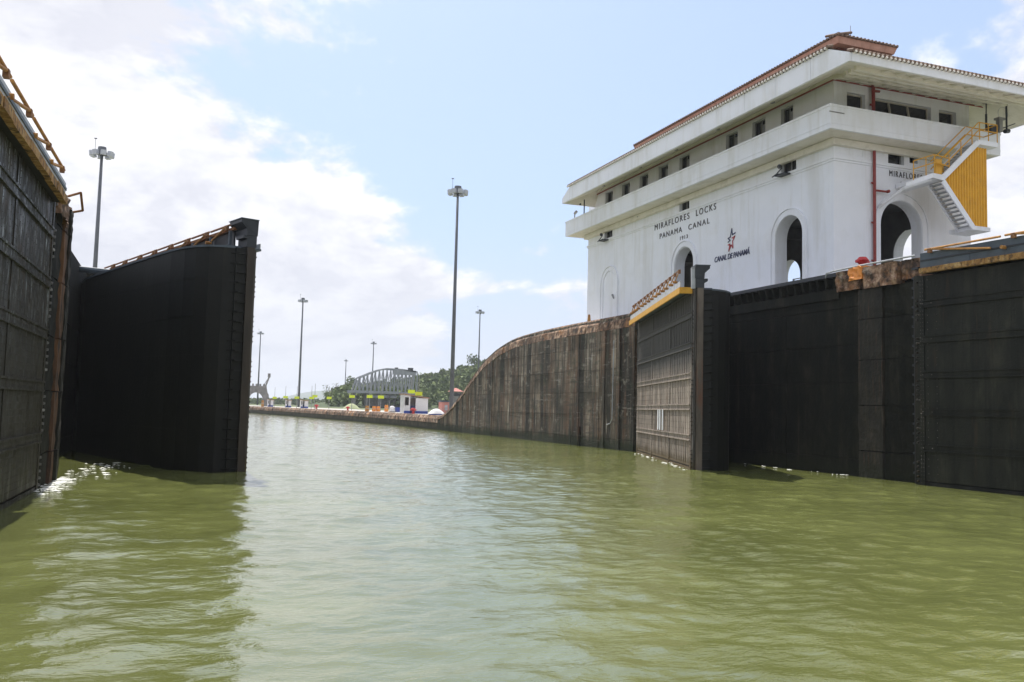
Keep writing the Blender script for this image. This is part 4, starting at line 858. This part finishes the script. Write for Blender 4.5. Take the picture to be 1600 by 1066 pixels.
# corrugated screen
pan = [(37.95, 15.35), (40.42, 17.62), (41.13, 17.62), (41.16, 13.05), (39.98, 13.15)]
def edge_z(x):
    lo = np.interp(x, [37.95, 39.98, 41.16], [15.35, 13.15, 13.08]); hi = np.interp(x, [37.95, 40.42, 41.13], [15.38, 17.6, 17.6]); return float(lo), float(hi)
mb = MB(); xs_ = np.arange(37.95, 41.15, .0475); prev = None
for k, x in enumerate(xs_):
    lo, hi = edge_z(x); dy = .035 if (k % 4) in (0, 1) else -.035; cur = [(x, yo+.12+dy, lo), (x, yo+.12+dy, hi)]
    if prev: mb.add([prev[0], cur[0], cur[1], prev[1]], [(0, 1, 2, 3)]); mb.add([(p[0], p[1]+.006, p[2]) for p in (prev[0], cur[0], cur[1], prev[1])], [(3, 2, 1, 0)])
    prev = cur
mb.build('corrugated_screen', M['corr'], st)
# stair rails
rm = M['yellow']
for hgt in (.98, .55):
    mb = MB(); mb.path([(35.9, yo, 15.36+hgt-.1), (37.3, yo, 15.78+hgt), (38.35, yo, 15.7+hgt)], .03, 6); mb.path([(38.0, yo, 15.72+hgt), (40.5, yo, 17.97+hgt)], .03, 6); mb.path([(40.5, yo, 17.97+hgt), (41.84, yo, 18.0+hgt), (41.84, yi, 18.0+hgt), (40.6, yi, 18.0+hgt)], .03, 6); mb.path([(38.0, yi, 15.72+hgt), (40.5, yi, 17.97+hgt)], .03, 6)
    mb.build('handrail', rm, st)
for x, z in [(35.9, 15.2), (36.75, 15.5), (37.32, 15.7), (38.35, 15.9), (39.2, 16.7), (40.0, 17.4), (40.55, 17.95), (41.2, 17.95), (41.84, 17.95)]:
    mb = MB(); mb.tube((x, yo, z), (x, yo, z+1.02), .03, 6); mb.build('rail_post', rm, st)
mb = MB(); mb.box(37.5, 37.95, yo+.1, yo+.18, 15.75, 16.6); mb.box(37.95, 38.4, yo+.4, yo+.48, 15.8, 16.5); mb.build('gate_panel', M['yellow'], st)
# antenna cluster on the balcony corner
an = empty('antenna_rack', (43.4, 37.3, 19.05), 'dark whip antennas and cameras on the right balcony corner', 'antenna')
mb = MB(); mb.tube((42.3, 37.2, 19.05), (42.3, 37.2, 20.0), .06, 8); mb.tube((42.3, 37.2, 20.0), (42.33, 37.2, 21.0), .035, 6); mb.build('whip_antenna', M['darkblue'], an)
mb = MB(); mb.tube((43.85, 37.2, 19.2), (43.85, 37.2, 21.1), .055, 8); mb.tube((43.85, 37.2, 20.95), (43.85, 37.2, 21.15), .10, 8); mb.tube((43.4, 37.2, 19.3), (44.5, 37.2, 19.75), .03, 6); mb.tube((43.6, 37.1, 19.15), (44.0, 37.2, 19.25), .12, 8); mb.build('whip_antenna', M['darkblue'], an)
mb = MB(); mb.box(43.2, 43.45, 37.1, 37.35, 19.1, 19.8); mb.box(43.1, 43.6, 37.05, 37.4, 19.8, 19.92); mb.build('camera_housing', M['alu'], an)
mb = MB(); mb.box(42.5, 43.0, 37.05, 37.4, 18.95, 19.35); mb.build('junction_box', M['darkblue'], an)
mb = MB()
for i in range(20):
    a0, a1 = 2*math.pi*i/20, 2*math.pi*(i+1)/20; mb.tube((43.7+.38*math.cos(a0), 37.3, 20.25+.38*math.sin(a0)), (43.7+.38*math.cos(a1), 37.3, 20.25+.38*math.sin(a1)), .012, 4)
mb.build('loop_antenna', M['lamp'], an)
for x in (42.2, 42.9, 43.6): 
    mb = MB(); mb.tube((x+1.2, 35.4, 19.2), (x+1.2, 35.4, 20.3), .014, 5); mb.build('thin_aerial', M['alu'], an)
mb = MB(); mb.tube((42.2, 33.5, ZT), (42.2, 33.5, ZT+.7), .04, 6); mb.tube((42.2, 33.5, ZT+.7), (42.2, 33.5, ZT+.85), .10, 8); tag(mb.build('signal_lamp', M['red']), 'small red signal lamp standing behind the near right gate', 'signal lamp')

# ------------------------------------------------------------------ light masts
def mast(x, y, zb, ztop, label, turn=0, rad=.3):
    t_ = empty('light_mast', (x, y, zb), label, 'light mast', 'tall floodlight masts')
    q = MB(); q.tube((x, y, zb), (x, y, ztop-.6), rad, 14, rad*.52); q.build('pole', M['pole'], t_, smooth=True)
    q = MB(); q.tube((x, y, ztop-.95), (x, y, ztop), .55, 12, .45); q.build('head_frame', M['pole'], t_)
    for i in range(8):
        a = turn+i*math.pi/4; c, s = math.cos(a), math.sin(a); q = MB(); q.tube((x+.4*c, y+.4*s, ztop-.75), (x+1.0*c, y+1.0*s, ztop-.8), .05, 5); q.build('arm', M['pole'], t_)
        q = MB(); cc = Vector((x+1.12*c, y+1.12*s, ztop-.85)); o_ = Vector((c, s, 0)); tn = Vector((-s, c, 0)); up_ = Vector((0, 0, 1))
        a_ = [cc+o_*(-.16)+tn*.26+up_*.30, cc+o_*(-.16)-tn*.26+up_*.30, cc+o_*.26-tn*.26+up_*.26, cc+o_*.26+tn*.26+up_*.26]; b2_ = [cc+o_*(-.25)+tn*.30-up_*.24, cc+o_*(-.25)-tn*.30-up_*.24, cc+o_*.20-tn*.30-up_*.30, cc+o_*.20+tn*.30-up_*.30]
        q.prism(a_, b2_); q.build('floodlight', M['lamp'], t_)
    q = MB(); q.tube((x-.75, y, ztop-.6), (x-.75, y, ztop+.9), .025, 5); q.tube((x-.9, y, ztop+.95), (x-.6, y, ztop+.95), .07, 5); q.build('lightning_rod', M['pole'], t_)
mast(34.5, 113, 1.66, 32, 'closest and tallest-looking floodlight mast, rising left of the white house')
mast(-8.7, 114, ZT, 32, 'floodlight mast standing behind the far left lock gate', .2)
mast(33.6, 254, 1.66, 32, 'floodlight mast near the middle of the far quay, left of the truss bridge', .1, .34)
mast(85.6, 254, 1.66, 32, 'floodlight mast rising behind the sloping end of the wing wall', .3)
mast(87.2, 411, 1.66, 32, 'distant floodlight mast rising behind the truss bridge', 0, .36)
mast(107, 588, 1.66, 32, 'farthest thin floodlight mast, just left of the truss bridge', 0, .42)
mast(34.3, 385, 1.66, 32, 'distant floodlight mast half hidden by the edge of the left gate', 0, .36)

# ------------------------------------------------------------------ truss bridge
tb = empty('truss_bridge', (74, 332, 1.66), 'grey steel truss swing bridge parked beside the wooded hill', 'bridge')
bx0, bx1, by0, by1 = 62.0, 86.3, 330.0, 336.0; zb_ = 7.6
topz = lambda x: float(np.interp(x, [63.5, 65.2, 69.3, 72.9, 75.4, 81.4, 87], [7.9, 12.6, 14.5, 15.9, 16.4, 16.3, 15.6]))
nb = 16; xs_ = np.linspace(65.2, 87.0, nb)
for y in (by0, by1):
    for a, b_ in zip(xs_[:-1], xs_[1:]):
        q = MB(); q.bar((a, y, topz(a)), (b_, y, topz(b_)), .5, .5); q.build('top_chord', M['truss'], tb)
    q = MB(); q.bar((bx0, y, zb_), (87.0, y, zb_), .55, .9); q.bar((63.6, y, zb_), (65.2, y, topz(65.2)), .5, .5); q.build('bottom_chord', M['truss'], tb)
    for i, x in enumerate(xs_):
        q = MB(); q.bar((x, y, zb_), (x, y, topz(x)), .38, .38); q.build('vertical', M['truss'], tb)
        if i < nb-1:
            x2 = xs_[i+1]; q = MB()
            if i % 2: q.bar((x, y, zb_), (x2, y, topz(x2)), .22, .22)
            else: q.bar((x, y, topz(x)), (x2, y, zb_), .22, .22)
            q.build('diagonal', M['truss'], tb)
for x in xs_: q = MB(); q.bar((x, by0, topz(x)), (x, by1, topz(x)), .25, .3); q.build('cross_brace', M['truss'], tb)
q = MB(); q.box(77.5, 86.5, by0-.25, by0+.1, 14.3, 16.1); q.box(bx0, 88, by0, by1, zb_-.6, zb_-.46); q.box(bx0+8, 87, by0+1, by1-1, 5.6, 6.6); q.build('deck_girder', M['truss'], tb)
for x in (64, 68.5, 73, 77, 81.5, 86): q = MB(); q.box(x-.3, x+.3, by0+1, by1-1, 1.6, 7.0); q.build('support_post', M['stonegrey'], tb)
q = MB(); q.box(78.5, 79.6, by0, by0+1, 16.3, 17.0); q.box(83.6, 85.4, by0, by0+1.2, 15.9, 17.1); q.build('winch', M['darkblue'], tb)
q = MB(); q.box(70, 84, 334, 342, 1.6, 5.2); tag(q.build('shed', M['stonegrey']), 'low grey shed in the shade under the truss bridge', 'shed')

# ------------------------------------------------------------------ quay furniture
def booth(x, y, w, d, h, label, roofdrop=.5):
    t_ = empty('booth', (x, y, 1.70), label, 'booth', 'white booths on the quay'); z = 1.70
    q = MB(); q.box(x, x+.08, y, y+d, z, z+h); q.box(x+w-.08, x+w, y, y+d, z, z+h-roofdrop); q.box(x+.08, x+w-.08, y+d-.08, y+d, z, z+h-roofdrop); q.box(x+.08, x+w*.25, y, y+.08, z, z+h*.42); q.box(x+w*.19, x+w*.25, y, y+.08, z+h*.42, z+h-.1); q.box(x+w*.48, x+w-.08, y, y+.08, z, z+h-roofdrop*.95)
    q.box(x+.08, x+w*.19, y, y+.08, z+h*.86, z+h-.1); q.build('wall', M['booth'], t_)
    q = MB(); q.prism([(x-.15, y-.2, z+h), (x-.15, y+d+.2, z+h), (x+w+.15, y+d+.2, z+h-roofdrop), (x+w+.15, y-.2, z+h-roofdrop)], [(x-.15, y-.2, z+h+.12), (x-.15, y+d+.2, z+h+.12), (x+w+.15, y+d+.2, z+h-roofdrop+.12), (x+w+.15, y-.2, z+h-roofdrop+.12)]); q.build('roof', M['boothroof'], t_)
    q = MB(); q.box(x-.01, x+w*.25, y-.03, y-.005, z, z+.38); q.box(x+w*.48, x+w+.01, y-.03, y-.005, z, z+.38); q.build('base_band', M['blue'], t_)
    q = MB(); q.box(x+w*.06, x+w*.19, y+.02, y+.05, z+h*.44, z+h*.84); q.build('window', M['glass'], t_)
    q = MB(); q.box(x+w*.25, x+w*.48, y+.10, y+.14, z, z+h*.42); q.build('half_door', M['navy'], t_)
booth(31.45, 126, 3.5, 2.4, 2.7, 'largest white booth with blue base and open doorway behind a red bollard')
booth(27.5, 204, 1.6, 1.6, 1.8, 'small white booth with brown roof just right of the far mast foot', .2)
booth(26.7, 225, 1.3, 1.5, 1.8, 'narrow white booth left of the far mast foot', .15)
booth(23.5, 235, 1.35, 1.5, 1.8, 'small white booth nearest the left gate edge', .15)
bollard(31.5, 121, 1.7, .9, 'bright red bollard in front of the largest white booth', 'red mooring bollards')
bollard(28.8, 190, 1.7, 1.0, 'red bollard on the quay right of the small brown-roofed booth', 'red mooring bollards')
bollard(29.75, 160, 1.7, .8, 'red bollard on the quay between the grassy mound and the drums', 'red mooring bollards')
sg = [(25.1, 235, 'lime sign on a post nearest the left gate'), (25.4, 215, 'lime sign on a post between the two leftmost booths'), (26.7, 205, 'lime sign on a thin post just left of the far mast'), (29.2, 200, 'lime sign on a post right above the brown-roofed booth'), (28.4, 190, 'lime sign on the tallest post, second right of the far mast'), (33.0, 200, 'lime sign on a lone post between the mast and the grassy mound'),
      (32.7, 172, 'lime sign on a post in front of the grassy mound'), (34.2, 163, 'largest lime sign, under the left half of the truss bridge'), (34.5, 155, 'lime sign under the middle of the truss bridge'), (33.6, 130.5, 'lime sign showing above the left roof edge of the big booth'), (34.2, 128.5, 'lime sign showing above the right roof edge of the big booth')]
zz_ = [4.0, 4.1, 4.0, 4.0, 4.3, 4.1, 4.3, 4.3, 4.2, 4.9, 4.6]
for (x, y, lb), z in zip(sg, zz_):
    t_ = empty('lime_sign', (x, y, 1.7), lb, 'sign', 'lime signs on posts along the quay')
    q = MB(); q.tube((x, y, 1.7), (x, y, z+2.6), .06, 6, .04); q.build('post', M['alu'], t_)
    q = MB(); q.box(x-.52, x+.52, y-.06, y+.06, z-.26, z+.26); q.build('board', M['lime'], t_)
for i, (x, y, hh, mm, lb) in enumerate([(31.1, 150, .95, 'railyel', 'orange-yellow drum on the quay, leftmost of the drum row'), (32.3, 150, .9, 'orange', 'short orange drum second from the left in the row'), (33.0, 150, .9, 'orange', 'orange drum in the middle of the row'), (34.4, 150, 1.15, 'orange', 'taller orange drum right of the row'), (22.2, 235, 1.6, 'railyel', 'yellow-orange drum beside the stone arch at the left gate edge')]):
    t_ = empty('drum', (x, y, 1.7), lb, 'drum', 'orange drums on the quay'); q = MB(); q.tube((x, y, 1.7), (x, y, 1.7+hh*.5), .34, 10); q.tube((x, y, 1.7+hh*.56), (x, y, 1.7+hh), .34, 10, .28); q.build('shell', M[mm], t_)
    q = MB(); q.tube((x, y, 1.7+hh*.5), (x, y, 1.7+hh*.56), .37, 10); q.build('band', M['greywhite'], t_)
# white covered dinghy / tarpaulin
hv = []; hf = []
for j in range(7):
    for i in range(11):
        u, v = i/10, j/6; hv.append((31.5+1.9*u, 112+1.6*v, 1.85+.65*math.sin(math.pi*u)**.6*math.sin(math.pi*v)**.5))
for j in range(6):
    for i in range(10): k = j*11+i; hf.append((k, k+1, k+12, k+11))
t_ = empty('covered_boat', (32.4, 112.7, 1.7), 'small boat under a white cover beside the foot of the wing wall', 'boat'); mb = MB(); mb.add(hv, hf); mb.build('cover', M['booth'], t_, smooth=True)
mb = MB(); mb.box(31.6, 33.3, 112.1, 113.5, 1.7, 1.95); mb.build('hull', M['blue'], t_)
t_ = empty('water_tank', (33, 140, 1.7), 'white rounded tank on the quay left of the blue bin', 'tank'); mb = MB(); mb.tube((33.03, 140, 1.85), (33.03, 140, 2.5), .42, 14); mb.tube((33.03, 140, 2.5), (33.03, 140, 2.72), .42, 14, .2); mb.build('shell', M['booth'], t_)
mb = MB(); mb.box(32.55, 33.5, 139.6, 140.5, 1.7, 1.84); mb.build('base', M['coping'], t_)
t_ = empty('waste_bin', (34.1, 140, 1.7), 'blue metal bin left of the biggest white booth', 'bin'); mb = MB(); mb.prism([(33.65, 139.6, 1.75), (34.55, 139.6, 1.75), (34.55, 140.5, 1.75), (33.65, 140.5, 1.75)], [(33.6, 139.55, 2.4), (34.62, 139.55, 2.4), (34.62, 140.55, 2.4), (33.6, 140.55, 2.4)]); mb.build('body', M['blue'], t_)
mb = MB(); mb.box(33.57, 34.65, 139.5, 140.6, 2.41, 2.5); mb.build('lid', M['blue'], t_)
mb = MB()
for i in range(8): mb.tube((35.3+i*.4, 127, 1.7), (35.3+i*.4, 127, 2.5), .02, 5)
mb.path([(35.3, 127, 2.5), (38.1, 127, 2.5)], .02, 5); tag(mb.build('low_fence', M['alu']), 'thin low metal fence behind the big booth', 'fence')
# hut with pink roof on the slope and small brick pump house
hy = 210; t_ = empty('lookout_hut', (65.4, hy, 1.66), 'lookout hut with pink hipped roof on the hillside', 'hut')
mb = MB(); mb.box(64.4, 66.5, hy, hy+2.2, 3, 6.6); mb.build('wall', M['stonegrey'], t_); mb = MB(); mb.box(64.3, 66.6, hy-.05, hy, 5.5, 6.2); mb.build('window', M['glass'], t_)
mb = MB(); mb.add([(63.9, hy-.5, 6.6), (67, hy-.5, 6.6), (67, hy+2.7, 6.6), (63.9, hy+2.7, 6.6), (65.45, hy+1.1, 7.5)], [(0, 1, 4), (1, 2, 4), (2, 3, 4), (3, 0, 4), (3, 2, 1, 0)]); mb.build('roof', M['pinkroof'], t_)
mb = MB(); mb.box(64.5, 66.4, hy+.2, hy+2, 1.6, 3); mb.build('base', M['stonegrey'], t_)
t_ = empty('pump_house', (46, 150, 1.66), 'small brownish pump house below the pink-roofed hut', 'hut'); mb = MB(); mb.box(44.1, 45.6, 150, 152, 1.66, 3.6); mb.build('wall', M['pinkroof'], t_); mb = MB(); mb.box(43.9, 45.8, 149.8, 152.2, 3.62, 3.85); mb.build('roof', M['bluegrey'], t_)
mb = MB(); mb.box(44.6, 45.1, 149.93, 149.99, 2.2, 3.1); mb.build('window', M['greywhite'], t_)
# stone arch with crane at the left gate edge
t_ = empty('stone_arch', (24.4, 262, 1.66), 'grey stone arch with a crane jib seen past the left gate', 'arch')
n_ = 12; cx_, ri = 22.9, 1.9
out_ = [(cx_+ri, 1.6)]+[(cx_+ri*math.cos(math.pi*i/n_), 3.6+ri*math.sin(math.pi*i/n_)) for i in range(n_+1)]+[(cx_-ri, 1.6), (cx_-3.4, 1.6), (cx_-3.4, 7.3), (cx_+2.6, 7.3), (cx_+2.9, 5.6), (cx_+3.3, 4.9), (cx_+3.4, 1.6)]
panel2d('arch_body', out_, [], 2.6, Matrix(((1, 0, 0, 0), (0, 0, -1, 262), (0, 1, 0, 0), (0, 0, 0, 1))), M['stonegrey'], t_)
for i in range(6): mb = MB(); mb.box(cx_-3.2+i*1.0, cx_-2.8+i*1.0, 261.2, 262.8, 7.31, 7.9); mb.build('parapet_block', M['stonegrey'], t_)
mb = MB(); mb.bar((cx_+2.4, 261.5, 7.3), (cx_+3.3, 261.5, 10.0), .3, .4); mb.bar((cx_+1.7, 261.5, 7.3), (cx_+3.2, 261.5, 9.8), .14, .16); mb.build('crane_jib', M['stonegrey'], t_)
mb = MB(); mb.box(cx_+2.9, cx_+3.6, 261.2, 261.8, 9.8, 10.9); mb.build('crane_head', M['stonegrey'], t_)
# small orange post on the coping beside the house
mb = MB(); mb.tube((31.4, 65.6, ZT), (31.4, 65.6, ZT+.75), .17, 8, .09); tag(mb.build('marker_post', M['railyel']), 'short orange marker post on the wing wall beside the white house', 'post')

# ------------------------------------------------------------------ foam where water meets steel
def foam_line(p, q, n, spread, label):
    mb = MB(); p = Vector((*p, 0)); q = Vector((*q, 0))
    for i in range(n):
        f = rng.random(); c = p.lerp(q, f); c = c+Vector((rng.normal()*spread, rng.normal()*spread, 0)); r = .02+.07*rng.random()**2; k = 6
        z = .02+float(waves(np.array([c.x]), np.array([c.y]))[0])*.8
        pts_ = [(c.x+r*1.7*math.cos(2*math.pi*j/k)*(.7+.5*rng.random()), c.y+r*math.sin(2*math.pi*j/k)*(.7+.5*rng.random()), z) for j in range(k)]
        mb.add(pts_+[(c.x, c.y, z+.02)], [(j, (j+1) % k, k) for j in range(k)])
    mb.build('foam', M['foam'], kind='stuff', label=label)
foam_line((-3.2, 28.5), (-3.05, 33.9), 130, .14, 'white foam along the foot of the left pier')
foam_line((-3.0, 34), (-2.0, 42), 60, .5, 'specks of foam behind the left pier')
foam_line((23.7, 38.2), (29.0, 53.0), 35, .12, 'thin foam along the foot of the far right gate')
foam_line((29.9, 34), (30.1, 43), 16, .10, 'thin foam along the right recess wall')

# ------------------------------------------------------------------ haze
HZ = True
if HZ:
    m, t, b = mat_new('haze_air'); t.nodes.remove(b); pv = t.nodes.new('ShaderNodeVolumePrincipled'); pv.inputs['Density'].default_value = .0002; pv.inputs['Color'].default_value = (.86, .92, 1, 1); pv.inputs['Anisotropy'].default_value = .2
    t.links.new(pv.outputs[0], t.nodes['Material Output'].inputs['Volume'])
    mb = MB(); mb.box(-7100, 7100, -7100, 7100, -3.2, 95); mb.build('haze', m, kind='stuff', label='pale humid air over the canal')
